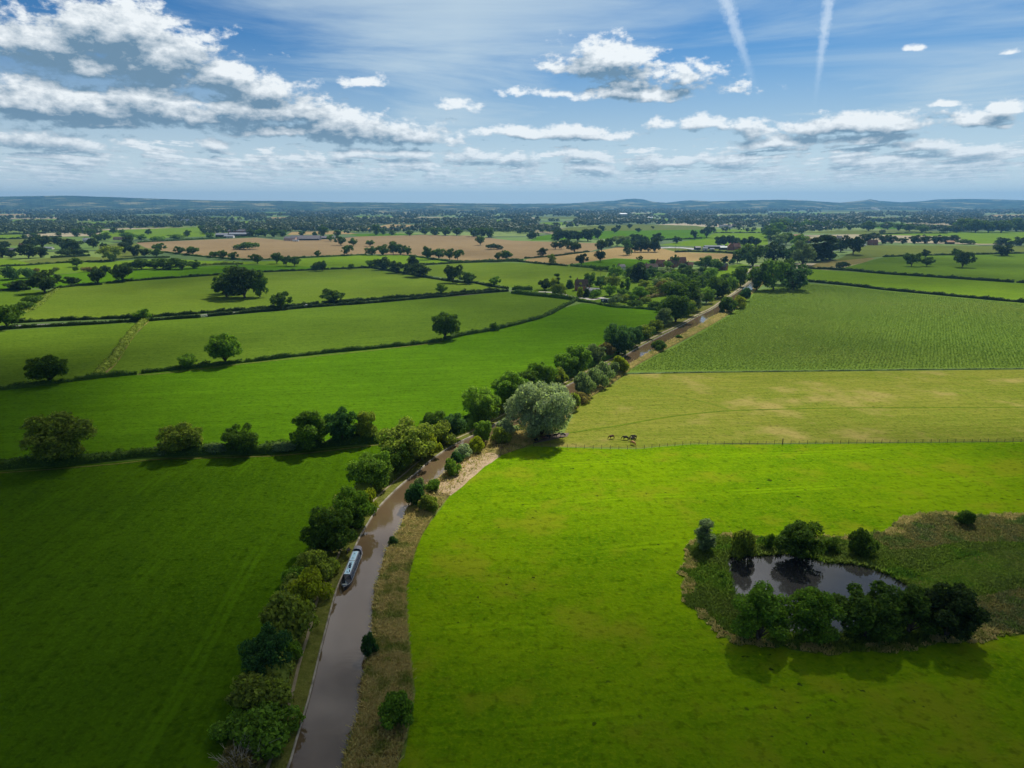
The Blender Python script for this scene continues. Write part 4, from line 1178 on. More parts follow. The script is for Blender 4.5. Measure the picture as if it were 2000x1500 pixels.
# --- upper left
row([(5, 503, 26, 22), (22, 503, 18, 12), (10, 486, 16, 14), (56, 504, 32, 26), (80, 503, 24, 22), (62, 484, 22, 18), (84, 482, 26, 20), (112, 478, 16, 14), (128, 487, 24, 20), (144, 492, 28, 22), (158, 500, 24, 14), (130, 500, 30, 12, 'midbush', 'vk'), (182, 484, 18, 18), (205, 489, 15, 14), (244, 494, 22, 22), (262, 500, 24, 20), (252, 482, 18, 20), (282, 501, 18, 14)],
    'in the loose wood above the green strips', 'loose wood above the green strips', 'mid', 'vk')
row([(150, 462, 16, 14), (165, 456, 16, 14), (176, 463, 18, 16), (190, 454, 16, 14), (192, 470, 18, 12), (205, 469, 22, 14), (222, 456, 13, 11), (238, 458, 11, 10), (115, 461, 9, 7), (75, 465, 9, 7), (48, 465, 10, 7), (65, 464, 13, 8), (290, 458, 12, 10), (250, 466, 24, 12, 'mid', 'md'), (275, 468, 22, 10, 'mid', 'md'), (308, 470, 24, 8, 'midbush', 'md'), (345, 467, 26, 9, 'mid', 'md'), (366, 462, 12, 12), (395, 453, 13, 12), (424, 455, 16, 14)],
    'on the far strips beyond the loose wood', 'trees on the far strips', 'mid', 'dk')
row([(410, 466, 14, 11, 'mid', 'md'), (492, 462, 16, 14), (505, 462, 14, 13, 'mid', 'lt'), (518, 462, 16, 14), (535, 463, 18, 14), (552, 462, 16, 12), (590, 461, 12, 9), (615, 463, 8, 10), (632, 463, 16, 22), (735, 459, 13, 20), (748, 458, 10, 12), (766, 459, 12, 9), (800, 460, 14, 10), (830, 458, 16, 12), (850, 459, 20, 14), (870, 460, 20, 15), (892, 460, 18, 14), (940, 464, 18, 18), (925, 462, 20, 16), (955, 464, 18, 18)],
    'on the stubble far edge', 'trees along the far edge of the stubble', 'mid', 'dk')

row([(1178, 552, 16, 12), (1166, 575, 16, 10, 'midbush', 'md'), (1212, 580, 18, 16, 'mid', 'md'), (1208, 588, 18, 14, 'midbush', 'gg'), (1222, 590, 20, 14, 'midbush', 'ol'), (1232, 580, 16, 12, 'mid', 'lt'), (1236, 590, 18, 16, 'mid', 'md'), (1262, 592, 18, 12, 'midbush', 'ol'), (1246, 574, 16, 14, 'mid', 'md')],
    'in the shrubbery round the garden lawn', 'garden shrubbery', 'midbush', 'dk', 'shrub')
row([(1262, 550, 20, 18, 'mid', 'bl'), (1284, 562, 24, 20, 'mid', 'gg'), (1300, 564, 26, 20, 'mid', 'ol'), (1306, 574, 24, 22), (1322, 572, 28, 22), (1338, 566, 28, 24), (1352, 568, 26, 24), (1366, 566, 26, 26), (1376, 556, 22, 22), (1360, 548, 22, 18, 'mid', 'gg'), (1372, 538, 20, 16), (1392, 540, 22, 16, 'mid', 'md'), (1330, 548, 24, 18, 'mid', 'gg'), (1312, 542, 22, 16, 'mid', 'md')],
    'in the thick garden belt by the canal', 'thick garden belt', 'mid', 'dk')
row([(1160, 528, 12, 9), (1172, 529, 14, 9), (1186, 530, 14, 10), (1250, 522, 14, 10), (1362, 520, 14, 9, 'midbush', 'dk'), (1388, 516, 18, 11, 'mid', 'dk'), (1398, 518, 16, 12, 'mid', 'md'), (1236, 531, 16, 12, 'mid', 'dk')],
    'beside the village roofs', 'village edge bushes', 'midbush', 'dk', 'plant')
# ------------------------------------------------------------------ hedges
def hedge(px, w, h, tint, label, group=None, seed=0, leaf=0.42, rough=0.42, name='hedge', dens=1.0, minv=None):
    g = np.random.default_rng(1000 + seed)
    w *= 1.15
    p = resample(px if isinstance(px, np.ndarray) else GP(px), 2.0)
    n = normals(p)
    s = np.arange(len(p)) * 2.0
    hv = h * (1 + rough * (np.sin(s * 0.19 + seed) * 0.4 + np.sin(s * 0.53 + 2 * seed) * 0.35) + g.normal(0, 0.10 * rough / 0.25, len(p)))
    wv = w * (1 + 0.18 * np.sin(s * 0.23 + 3 * seed) + g.normal(0, 0.06, len(p)))
    # inner body
    rails = []
    for fx, fz in ((-0.46, 0.0), (-0.44, 0.55), (-0.25, 0.86), (0.25, 0.86), (0.44, 0.55), (0.46, 0.0)):
        rails.append(np.column_stack([p + n * (wv * fx)[:, None], np.maximum(hv * fz, 0.0)]))
    k = len(p)
    bv = np.concatenate(rails)
    bf = np.concatenate([np.stack([np.arange(k - 1) + r * k, np.arange(k - 1) + (r + 1) * k, np.arange(k - 1) + 1 + (r + 1) * k, np.arange(k - 1) + 1 + r * k], 1) for r in range(5)])
    area = s[-1] * (w + 2 * h)
    m = int(min(26000, area * dens * 0.55 / (leaf * leaf)))
    t = g.uniform(0, k - 1.001, m)
    i = t.astype(int)
    f = t - i
    c = p[i] * (1 - f)[:, None] + p[i + 1] * f[:, None]
    nn = n[i]
    a = g.uniform(0, math.pi, m)
    ex = np.sign(np.cos(a)) * np.abs(np.cos(a)) ** 0.6
    ez = np.sin(a) ** 0.6
    rr = g.uniform(0.85, 1.1, m)
    P = np.column_stack([c + nn * (ex * 0.5 * wv[i] * rr)[:, None], np.maximum(0.05, ez * hv[i] * rr)])
    N = np.column_stack([nn * np.cos(a)[:, None], np.sin(a)]) + g.normal(size=(m, 3)) * 0.55
    V, Q = leaves(P, N, leaf, g)
    me = mesh_np(name, np.concatenate([bv, V]), np.concatenate([bf, Q + len(bv)]), HEDGE)
    o = link(name, me, color=TINT[tint])
    return tag(o, label, 'hedge', group)


hedge([(-200, 932), (0, 914), (125, 906), (200, 898), (300, 889), (400, 885), (500, 884), (587, 876), (675, 866), (745, 861)], 3.6, 2.4, 'dk', 'long near hedge dividing the two lush fields', seed=1, leaf=0.3)
for i, (x, y, w, h, lab) in enumerate([(318, 889, 40, 16, 'first grey sallow bush bulging over the near hedge, beside the pale olive tree'), (420, 887, 62, 22, 'second and longest grey sallow bush on the near hedge, between two trees'), (548, 884, 54, 20, 'third grey sallow bush on the near hedge, before the tall dense trio')]):
    plant(x, y, w, h, 'bush', 'gg', lab, 'sallow bushes on the near hedge', sy=0.35)
hedge([(-150, 778), (0, 762), (100, 750), (200, 737), (268, 731)], 2.2, 1.9, 'dk', 'meadow hedge left of its gap, meeting the short thick hedge', seed=2, leaf=0.34)
hedge([(276, 729), (367, 720), (442, 711), (500, 705), (587, 695), (675, 686), (750, 679), (850, 669), (864, 666)], 2.0, 1.8, 'dk', 'straight meadow hedge running from the gap to the lone ragged oak', seed=3, leaf=0.34)
hedge([(868, 664), (900, 656), (957, 646), (1000, 636), (1062, 619), (1100, 600), (1128, 586)], 2.4, 1.9, 'dk', 'curving meadow hedge from the lone ragged oak to the garden', seed=4, leaf=0.36)
hedge([(190, 733), (220, 707), (245, 670), (265, 645), (286, 626)], 3.6, 2.3, 'ol', 'short thick green hedge joining the meadow to the lane', seed=5, leaf=0.4)
hedge([(-150, 656), (0, 644), (75, 639), (175, 634), (250, 629), (287, 627), (392, 620)], 2.4, 1.9, 'vk', 'near lane hedge from the parked car to the white gate', seed=6, leaf=0.45)
hedge([(406, 618), (500, 610), (600, 601), (700, 594), (750, 590), (850, 581), (950, 572), (992, 569)], 2.6, 2.0, 'vk', 'near lane hedge from the white gate to the crossroads', seed=7, leaf=0.45)
hedge([(22, 631), (125, 626), (262, 621), (300, 619), (500, 604), (622, 594)], 2.4, 2.0, 'vk', 'far lane hedge of the two, left of its opening', seed=8, leaf=0.45)
hedge([(630, 594), (750, 584), (887, 574), (970, 567)], 2.6, 2.1, 'vk', 'far lane hedge of the two, beyond its opening', seed=9, leaf=0.45)
hedge([(112, 563), (160, 558), (200, 556)], 2.6, 2.1, 'vk', 'short piece of the oak hedge left of its gap', seed=10, leaf=0.5)
hedge([(209, 553), (287, 547), (375, 541), (450, 536), (512, 532), (582, 529), (675, 525), (722, 523)], 2.4, 2.0, 'vk', 'long straight oak hedge above the pale field', seed=11, leaf=0.5)
hedge([(724, 523), (825, 541), (897, 552), (925, 553), (962, 560), (992, 564)], 2.6, 1.9, 'vk', 'hedge under the slanting line of trees', seed=12, leaf=0.5)
hedge([(-150, 578), (0, 568), (60, 566)], 2.6, 2.2, 'vk', 'hedge under the low flat oak at the edge', seed=13, leaf=0.5)
hedge([(45, 612), (75, 596), (100, 572), (112, 565)], 4.0, 1.2, 'ol', 'overgrown grassy bank below the large dark oak', seed=14, leaf=0.5)
hedge([(390, 519), (430, 517), (475, 516)], 4.0, 2.6, 'ol', 'thin row of low scrub past the dense thicket', seed=15, leaf=0.6)
hedge([(-150, 532), (0, 521), (62, 518), (100, 515), (160, 512), (200, 511), (262, 505), (332, 503)], 3.0, 1.8, 'vk', 'low hedge along the back of the sunlit strip', seed=16, leaf=0.6)
hedge([(320, 493), (390, 501), (475, 508), (500, 508), (587, 504), (715, 498)], 2.6, 1.8, 'dk', 'hedge at the near edge of the brown stubble', seed=17, leaf=0.6)
hedge([(800, 500), (870, 510), (900, 512), (1000, 508), (1022, 508)], 2.8, 1.9, 'dk', 'dark hedge along the corner of the stubble', seed=18, leaf=0.6)
hedge([(825, 518), (900, 514), (1000, 511), (1050, 515), (1108, 520)], 2.8, 2.0, 'vk', 'hedge at the top of the smooth pale field', seed=19, leaf=0.6)
hedge([(1115, 520), (1150, 523), (1205, 528)], 3.2, 2.4, 'dk', 'shaggy hedge before the village paddock', seed=20, leaf=0.6)
hedge([(1025, 505), (1080, 501), (1150, 492)], 2.6, 1.9, 'vk', 'hedge splitting stubble from golden corn', seed=21, leaf=0.6)
hedge([(1319, 493), (1350, 492), (1400, 493), (1417, 494)], 4.0, 2.6, 'vk', 'clipped dark hedge in front of the farm, long piece', seed=22, leaf=0.6)
hedge([(1419, 494), (1440, 497), (1455, 500)], 4.0, 2.6, 'vk', 'clipped dark hedge in front of the farm, short piece', seed=23, leaf=0.6)
hedge([(1000, 573), (1050, 578), (1100, 583), (1130, 588)], 3.2, 2.8, 'dk', 'trimmed garden hedge along the cottage lawn', seed=24, leaf=0.45)
hedge([(1000, 566), (1020, 566), (1040, 566)], 4.0, 3.0, 'dk', 'short garden hedge at the crossroads', seed=25, leaf=0.45)
hedge([(1130, 589), (1162, 593), (1200, 600), (1250, 603), (1292, 607)], 2.2, 1.6, 'dk', 'low ragged hedge between meadow and gardens', seed=26, leaf=0.45)
hedge([(1246, 589), (1270, 582), (1303, 576)], 3.0, 2.4, 'br', 'tan hedge of dry growth across the garden plot', seed=27, leaf=0.45)
hedge([(1575, 550), (1650, 557), (1725, 566), (1800, 573), (1875, 580), (1950, 587), (2000, 591), (2150, 604)], 2.8, 2.2, 'vk', 'dark clipped hedge directly above the maize', seed=28, leaf=0.45, rough=0.4)
hedge([(1578, 525), (1650, 528), (1725, 535), (1800, 540), (1875, 545), (1980, 552)], 3.4, 2.4, 'vk', 'dark hedge between the bright strip and the three oaks', seed=29, leaf=0.5, rough=0.4)
hedge([(1985, 552), (2060, 556), (2150, 562)], 3.4, 2.6, 'vk', 'end piece of the dark hedge past a small gap', seed=30, leaf=0.5, rough=0.4)
hedge([(1725, 502), (1820, 499), (1925, 497), (2000, 495), (2100, 493)], 3.0, 2.2, 'vk', 'thin hedge behind the three oaks', seed=31, leaf=0.6)
hedge([(1370, 466), (1300, 469), (1290, 469)], 4.0, 2.4, 'vk', 'thin far hedge between parkland and sunlit field', seed=32, leaf=0.8)
hedge([(1394, 455), (1440, 455), (1500, 455)], 4.0, 2.0, 'vk', 'thin broken hedge before the white cottages', seed=33, leaf=0.8, rough=0.8)
hedge([(1690, 459), (1780, 456), (1850, 456)], 4.0, 2.4, 'vk', 'straight dark hedge on the thin fields', seed=34, leaf=0.8)
hedge([(-100, 463), (40, 457), (90, 456)], 4.0, 3.0, 'vk', 'far hedge above the far bright strip', seed=35, leaf=0.9)
hedge([(-100, 470), (60, 466), (120, 463)], 4.0, 3.0, 'vk', 'far hedge below the far bright strip', seed=36, leaf=0.9)
hedge([(270, 474), (400, 467), (500, 462)], 4.0, 2.6, 'dk', 'far hedge between stubble and farm sheds', seed=37, leaf=0.9)
hedge([(100, 504), (140, 502), (175, 500)], 5.0, 2.6, 'vk', 'hedge under the loose wood', seed=38, leaf=0.7)
hedge([(1215, 731), (1300, 729), (1500, 726), (1750, 723), (2050, 720)], 0.9, 0.4, 'gg', 'thin strip of dry weeds along the maize edge', seed=39, leaf=0.22, dens=0.7)

q_ = ce - cn * 7.0
hedge(q_[(cd > 97) & (cd < 205)][::3], 5.0, 3.1, 'ol', 'unclipped bramble hedge linking the near towpath bushes', seed=40, leaf=0.28, rough=0.7)
hedge(q_[(cd > 205) & (cd < 420)][::3], 4.6, 2.8, 'md', 'unclipped hedge under the canal trees past the bend', seed=41, leaf=0.36, rough=0.7)
# ------------------------------------------------------------------ lanes and drives
TARMAC = plain('lane_surface', (0.16, 0.15, 0.14), 0.9, 0.2, 0.3)
def path(name, px, w, mat, z, label):
    p = resample(GP(px), 4)
    n = normals(p)
    a = np.column_stack([p + n * w / 2, np.full(len(p), z)])
    b = np.column_stack([p - n * w / 2, np.full(len(p), z)])
    return structure(link(name, strip_mesh(name, [a, b], mat)), label)
GRAVEL = plain('gravel', (0.40, 0.37, 0.32), 0.9, 0.12, 0.4)
path('lane', [(-150, 650), (25, 637), (175, 630), (287, 624), (500, 607), (622, 598), (750, 587), (887, 578), (970, 570), (1000, 568)], 3.4, TARMAC, 0.12, 'narrow lane between two hedges')
path('driveway', [(1052, 570), (1075, 571), (1098, 575), (1115, 580), (1145, 583), (1155, 586)], 5.5, GRAVEL, 0.12, 'pale gravel drive to the cottage')
path('driveway', [(1155, 586), (1165, 584), (1178, 581)], 5.0, GRAVEL, 0.125, 'pale gravel yard beside the cottage')
path('cattle_track', [(1110, 846), (1150, 840), (1200, 833), (1260, 822), (1340, 810), (1420, 803), (1500, 800), (1650, 797), (2100, 795)], 1.1, grass('track_grass', (0.12, 0.185, 0.010), (0.085, 0.13, 0.015), (0.14, 0.19, 0.015), 0.2), 0.07, 'winding green cattle track across the dry pasture')
path('cattle_track', [(1215, 752), (1260, 762), (1330, 775), (1400, 792), (1425, 801)], 1.6, grass('track_grass_faint', (0.15, 0.195, 0.02), (0.13, 0.175, 0.018), (0.17, 0.20, 0.03), 0.2), 0.07, 'faint green track slanting down the dry pasture')
path('field_margin', [(215, 731), (300, 731), (500, 708), (750, 682), (864, 668)], 0.8, ROUGH, 0.08, 'dry grass margin below the straight meadow hedge')
path('field_margin', [(-100, 930), (0, 924), (125, 915), (240, 905), (300, 898), (400, 895), (560, 889), (740, 869)], 0.8, VERGE, 0.09, 'dry grass margin below the long near hedge')
path('field_margin', [(194, 738), (224, 712), (250, 672), (268, 648), (290, 628)], 1.2, ROUGH, 0.085, 'dry grass margin beside the short thick hedge')

# ------------------------------------------------------------------ buildings
BRICK = plain('brick', (0.30, 0.13, 0.08), 0.9, 0.25, 1.2)
ROOF_BROWN = plain('roof_brown', (0.13, 0.085, 0.065), 0.85, 0.25, 0.8)
ROOF_RED = plain('roof_red', (0.26, 0.12, 0.08), 0.85, 0.25, 0.8)
ROOF_ORANGE = plain('roof_orange', (0.42, 0.22, 0.10), 0.85, 0.2, 0.8)
SLATE = plain('slate', (0.14, 0.13, 0.14), 0.7, 0.2, 0.8)
RENDER_W = plain('white_render', (0.6, 0.58, 0.54), 0.85, 0.08, 0.8)
PINK = plain('pink_render', (0.60, 0.40, 0.33), 0.85, 0.1, 0.8)
SHEET_GREY = plain('metal_sheet', (0.25, 0.26, 0.28), 0.8, 0.15, 0.3, spec=0.1)
SHEET_PALE = plain('pale_sheet', (0.27, 0.29, 0.32), 0.9, 0.1, 0.3, spec=0.05)
SHEET_GREEN = plain('green_sheet', (0.20, 0.30, 0.28), 0.6, 0.1, 0.3)
DARKWALL = plain('dark_wall', (0.06, 0.06, 0.065), 0.8, 0.2, 0.5)
GLASS = plain('window_glass', (0.03, 0.04, 0.05), 0.08, 0.1, 1.0, spec=0.8)
WHITE = plain('white_paint', (0.75, 0.75, 0.74), 0.6, 0.05)
NAVY = plain('navy_boards', (0.02, 0.035, 0.06), 0.6, 0.2, 2)
WOOD = plain('weathered_wood', (0.13, 0.095, 0.06), 0.9, 0.3, 3)


def building(px, py, w, d, h, wall, roof, label, rz=0.0, pitch=0.42, name='house', chimneys=1, windows=3, storeys=2, cat='house', group=None, door=True, scale_px=None):
    """gabled building, ridge along its own X, standing at the photograph point"""
    bx, by = G(px, py)
    if scale_px:                      # width given in photograph pixels
        w = scale_px * depth(px, py) / F
    t = thing(name, label, cat, (bx, by + d / 2, 0), R(rz), group)
    rh = d * pitch * 0.5 + 0.3
    m = MB()
    m.box(-w / 2, w / 2, -d / 2, d / 2, 0, h)
    m.add([(-w / 2, -d / 2, h), (-w / 2, d / 2, h), (-w / 2, 0, h + rh - 0.12)], [(0, 2, 1)])
    m.add([(w / 2, -d / 2, h), (w / 2, d / 2, h), (w / 2, 0, h + rh - 0.12)], [(0, 1, 2)])
    m.obj('wall', wall, t)
    m = MB()
    e, th = 0.35, 0.14
    zl = h - e * rh / (d / 2)
    for s in (-1, 1):
        vs = [(-w / 2 - e, s * (d / 2 + e), zl), (w / 2 + e, s * (d / 2 + e), zl), (w / 2 + e, 0, h + rh), (-w / 2 - e, 0, h + rh)]
        vs += [(x, y, z + th) for x, y, z in vs]
        fs = [(0, 1, 2, 3), (7, 6, 5, 4), (0, 4, 5, 1), (1, 5, 6, 2), (3, 2, 6, 7), (0, 3, 7, 4)]
        m.add(vs, fs if s > 0 else [f[::-1] for f in fs])
    ro = m.obj('roof', roof, t)
    for k in range(chimneys):
        cx = (-w * 0.36) if k == 0 else w * 0.36
        m = MB().box(cx - 0.45, cx + 0.45, -0.4, 0.4, h + rh - 0.9, h + rh + 1.3)
        m.box(cx - 0.3, cx - 0.02, -0.14, 0.14, h + rh + 1.3, h + rh + 1.75).box(cx + 0.05, cx + 0.32, -0.14, 0.14, h + rh + 1.3, h + rh + 1.7)
        m.obj('chimney', BRICK, ro)
    if windows:
        for s in range(storeys):
            for k in range(windows):
                if s == 0 and door and k == windows // 2:
                    continue
                cx = w * ((k + 0.5) / windows - 0.5)
                z0 = h * (s + 0.3) / storeys
                z1 = z0 + h / storeys * 0.45
                fr = MB().box(cx - 0.62, cx + 0.62, -d / 2 - 0.06, -d / 2 + 0.02, z0 - 0.08, z1 + 0.08).obj('window', WHITE, t)
                MB().box(cx - 0.54, cx - 0.03, -d / 2 - 0.075, -d / 2 - 0.05, z0, z1).box(cx + 0.03, cx + 0.54, -d / 2 - 0.075, -d / 2 - 0.05, z0, z1).obj('pane', GLASS, fr)
    if door:
        MB().box(-0.5, 0.5, -d / 2 - 0.05, -d / 2 + 0.02, 0, 2.1).obj('door', DARKWALL, t)
    return t


building(1136, 568, 10.5, 7.5, 4.6, BRICK, ROOF_BROWN, 'cottage with steep brown roof among the garden conifers', 8, 1.25)
building(1160, 573, 11, 7, 2.5, RENDER_W, SHEET_GREY, 'low annexe with shiny grey roof beside the brown roofed cottage', -28, 0.4, chimneys=1, storeys=1, name='bungalow')
t = thing('garden_cabin', 'dark blue garden cabin with two pale windows at the meadow edge', 'cabin', (*G(1183, 591), 0), R(-12))
MB().box(-3.8, 3.8, 0, 3.2, 0.1, 2.7).obj('wall', NAVY, t)
MB().box(-4.0, 4.0, -0.25, 3.4, 2.7, 2.86).obj('roof', SHEET_GREY, t)
for k, cx in enumerate((-2.2, 1.9)):
    f_ = MB().box(cx - 0.75, cx + 0.75, -0.05, 0.02, 1.0, 2.1).obj('window', WHITE, t)
    MB().box(cx - 0.64, cx - 0.04, -0.07, -0.04, 1.1, 2.0).box(cx + 0.04, cx + 0.64, -0.07, -0.04, 1.1, 2.0).obj('pane', plain('bright_pane', (0.5, 0.56, 0.62), 0.15, 0.05, spec=0.8), f_)
MB().box(-0.45, 0.45, -0.05, 0.02, 0.15, 2.15).obj('door', DARKWALL, t)
building(1214, 528, 8, 6, 4.2, RENDER_W, SLATE, 'small whitish house beside the broad green tree', 15, 0.7, windows=2)
building(1272, 527, 15, 8, 3.2, BRICK, ROOF_BROWN, 'long low house with dark brown roof beside the great conifer', 6, 0.8, storeys=1, windows=4)
building(1291, 521, 10, 8, 4.0, BRICK, ROOF_RED, 'house with reddish hipped looking roof between the brown roofs', -20, 0.9)
building(1314, 522, 12, 8, 4.2, BRICK, ROOF_BROWN, 'brown roofed house half hidden by a dark tree', 0, 0.95)
building(1331, 519, 11, 8, 5.4, BRICK, ROOF_RED, 'tall gabled village house with a chimney at its end', 4, 1.1)
building(1349, 522, 7, 6, 3.2, PINK, ROOF_RED, 'little pink house at the end of the village', -15, 0.8, windows=2)
building(1414, 528, 8.5, 7, 4.4, BRICK, SLATE, 'lone brick cottage with grey roof above the paddock', -35, 0.95, windows=2)
# brick farm with its sheds
building(1428, 489, 9, 9, 6.2, BRICK, ROOF_RED, 'front gabled wing of the brick farmhouse', 80, 1.1, windows=2, name='farmhouse')
building(1439, 489, 12, 9, 6.2, BRICK, ROOF_RED, 'long wing of the brick farmhouse with two chimneys', 10, 1.0, chimneys=2, name='farmhouse')
building(1396, 486, 34, 8, 3.8, DARKWALL, SHEET_PALE, 'long dark shed with pale roof beside the brick farmhouse', 2, 0.35, chimneys=0, windows=0, name='barn', cat='barn', door=True)
building(1416, 488, 15, 8, 3.8, DARKWALL, SHEET_GREEN, 'green roofed shed between the long shed and the farmhouse', 0, 0.4, chimneys=0, windows=0, name='barn', cat='barn')
building(1363, 488, 9, 7, 3.6, DARKWALL, SLATE, 'small dark shed at the end of the white sheeting', 10, 0.5, chimneys=0, windows=0, name='barn', cat='barn')
building(1378, 489, 8, 6, 3.4, RENDER_W, SHEET_PALE, 'small white outbuilding in the farm yard', 0, 0.4, chimneys=0, windows=1, storeys=1, name='barn', cat='barn')
building(1391, 489.5, 7, 5, 2.6, RENDER_W, SHEET_PALE, 'low pale lean-to in front of the long dark shed', 0, 0.4, chimneys=0, windows=0, name='barn', cat='barn')
building(1706, 479, 16, 8, 5.0, BRICK, ROOF_RED, 'red brick house in front of the dark tree belt', -4, 1.0, chimneys=2, windows=4)
building(1573, 475, 22, 14, 5.0, WOOD, ROOF_ORANGE, 'barn with a big orange roof behind the canal wood', 12, 0.9, chimneys=0, windows=0, name='barn', cat='barn')
building(1640, 468, 10, 7, 4.5, RENDER_W, SLATE, 'white house showing between the dark trees', 0, 0.8)
building(1686, 481, 8, 4, 2.2, RENDER_W, SHEET_PALE, 'low white shed next to the red brick house', 0, 0.3, chimneys=0, windows=0, name='shed', cat='shed')
building(1857, 477, 14, 8, 4.0, WOOD, ROOF_ORANGE, 'tan roofed barn at the end of the dark belt', 0, 0.5, chimneys=0, windows=0, name='barn', cat='barn')
building(1558, 464, 16, 9, 4.0, WOOD, ROOF_ORANGE, 'small tan roof beyond the pale canal willow', 0, 0.6, chimneys=0, windows=0, name='barn', cat='barn')
# upper left
building(170, 473, 17, 9, 5.0, RENDER_W, SHEET_PALE, 'bright white house among the loose wood', 8, 0.5, chimneys=1)
building(147, 477, 10, 6, 3.4, RENDER_W, SHEET_PALE, 'small white shed left of the bright white house', 0, 0.4, chimneys=0, windows=0, name='shed', cat='shed')
building(232, 469, 24, 8, 4.0, PINK, ROOF_BROWN, 'long pinkish farm building before the stubble corner', 0, 0.6, chimneys=0, name='farm_building', cat='farm building')
building(18, 492, 13, 8, 3.4, DARKWALL, SLATE, 'slate roofed shed between dark trees at the edge', 10, 0.5, chimneys=0, windows=0, name='shed', cat='shed')
building(41, 488, 7, 7, 7.0, BRICK, ROOF_BROWN, 'narrow brown house half hidden by two dark oaks', 0, 0.8, windows=2)
building(92, 487, 16, 7, 2.6, RENDER_W, SHEET_PALE, 'low white glasshouse roof behind the dark oaks', 0, 0.3, chimneys=0, windows=0, name='shed', cat='shed')
building(432, 463, 26, 16, 5.0, DARKWALL, SHEET_GREY, 'grey roofed farm shed at the left of the farm group', 4, 0.4, chimneys=0, windows=0, name='barn', cat='barn')
building(446, 465, 20, 12, 4.0, RENDER_W, SHEET_PALE, 'pale front shed in the middle of the farm group', 2, 0.35, chimneys=0, windows=0, name='barn', cat='barn')
building(466, 462, 46, 16, 5.5, DARKWALL, SHEET_PALE, 'longest shed of the farm group with pale roof', 2, 0.35, chimneys=0, windows=0, name='barn', cat='barn')
building(462, 457, 40, 14, 7.0, BRICK, SLATE, 'purplish roofed barn at the back of the farm group', 2, 0.5, chimneys=0, windows=0, name='barn', cat='barn')
building(482, 459, 12, 9, 6.0, RENDER_W, SLATE, 'farmhouse at the end of the farm group', 0, 0.9, chimneys=2)
# the long heap like shed on the stubble
building(566, 470, 24, 14, 4.5, PINK, SLATE, 'pinkish end bay of the long grey sheds on the stubble', -6, 0.5, chimneys=0, windows=0, name='barn', cat='barn')
building(594, 469.5, 60, 24, 3.2, DARKWALL, SLATE, 'widest of the long grey sheds on the stubble', 3, 0.5, chimneys=0, windows=0, name='barn', cat='barn')
building(628, 467, 56, 16, 2.6, DARKWALL, SLATE, 'low tapering end of the long grey sheds on the stubble', 4, 0.4, chimneys=0, windows=0, name='barn', cat='barn')
building(577, 471.5, 12, 6, 2.0, RENDER_W, SHEET_PALE, 'small pale tank shed before the long grey sheds', 0, 0.3, chimneys=0, windows=0, name='shed', cat='shed')
# far
building(1217, 428, 34, 30, 24, RENDER_W, WHITE, 'big white industrial tower block far beyond the parkland', 10, 0.2, chimneys=0, windows=0, name='factory', cat='factory')
building(1269, 428, 30, 20, 8, RENDER_W, WHITE, 'white flat looking shed far behind the parkland trees', 0, 0.2, chimneys=0, windows=0, name='warehouse', cat='warehouse')
for i, (x, y, w, h, wl, rf, lab) in enumerate([
    (1410, 445, 14, 5.5, RENDER_W, SLATE, 'white cottage with dark roof above the thin bright field, first of four'),
    (1418, 444, 12, 4.5, RENDER_W, SHEET_PALE, 'white cottage with pale roof, second of the four'),
    (1426, 446, 14, 4.5, RENDER_W, SLATE, 'low white cottage, third of the four'),
    (1434, 444, 12, 4.5, PINK, ROOF_RED, 'pinkish cottage closing the white four'),
    (1594, 436, 16, 6, RENDER_W, SLATE, 'far white house above the leafy canal band'),
    (1603, 438, 16, 5, PINK, ROOF_RED, 'far pink roofed house beside the far white one'),
    (1510, 428, 26, 6, PINK, ROOF_RED, 'far pinkish long building near the canal band'),
    (1625, 424, 40, 8, RENDER_W, SHEET_PALE, 'far white shed in the blue woods'),
    (1352, 424, 26, 8, PINK, ROOF_RED, 'far pinkish roof in the middle of the woods'),
    (6, 446, 30, 6, RENDER_W, SHEET_PALE, 'white roof at the far edge of the woods'),
    (365, 436, 50, 8, RENDER_W, SHEET_PALE, 'long white roofed shed in the far woods'),
    (392, 436, 22, 7, RENDER_W, SHEET_PALE, 'short white shed next to the long white roofed one'),
    (624, 421, 90, 10, RENDER_W, SHEET_PALE, 'very long white warehouse far in the blue woods'),
    (590, 418, 60, 10, PINK, SLATE, 'grey warehouse left of the very long white one'),
    (653, 434, 16, 6, RENDER_W, SHEET_PALE, 'white house in the far trees over the pale cut field'),
    (746, 435, 22, 6, RENDER_W, SLATE, 'left farm roof by the far cut field'),
    (758, 435, 22, 6, PINK, ROOF_BROWN, 'right farm roof by the far cut field'),
    (548, 443, 20, 6, RENDER_W, SHEET_PALE, 'far white farmhouse left of the cut fields'),
    (1145, 412, 40, 12, RENDER_W, SHEET_PALE, 'faint white buildings block near the blue hill'),
    (1470, 408, 60, 10, PINK, ROOF_RED, 'faint pinkish buildings block under the wooded ridge'),
]):
    building(x, y, w, 9 if w < 30 else 18, h, wl, rf, lab, trng.uniform(-12, 12), 0.7, chimneys=0, windows=0, name='house' if w < 25 else 'warehouse', cat='house' if w < 25 else 'warehouse', door=False)

# white sheeting by the farm
p = resample(GP([(1286, 484.5), (1310, 484), (1340, 485), (1366, 488)]), 6)
n = normals(p)
ru = np.random.default_rng(3)
rails = [np.column_stack([p + n * o, 0.25 + ru.uniform(0.1, 1.0, len(p)) * (abs(o) < 9)]) for o in (-9, -5, 0, 5, 9)]
tag(link('plastic_sheet', strip_mesh('plastic_sheet', rails, plain('white_plastic', (0.36, 0.36, 0.37), 0.9, 0.1, 0.2, spec=0.05))), 'long strip of crumpled white plastic sheeting left of the farm', 'plastic sheet')

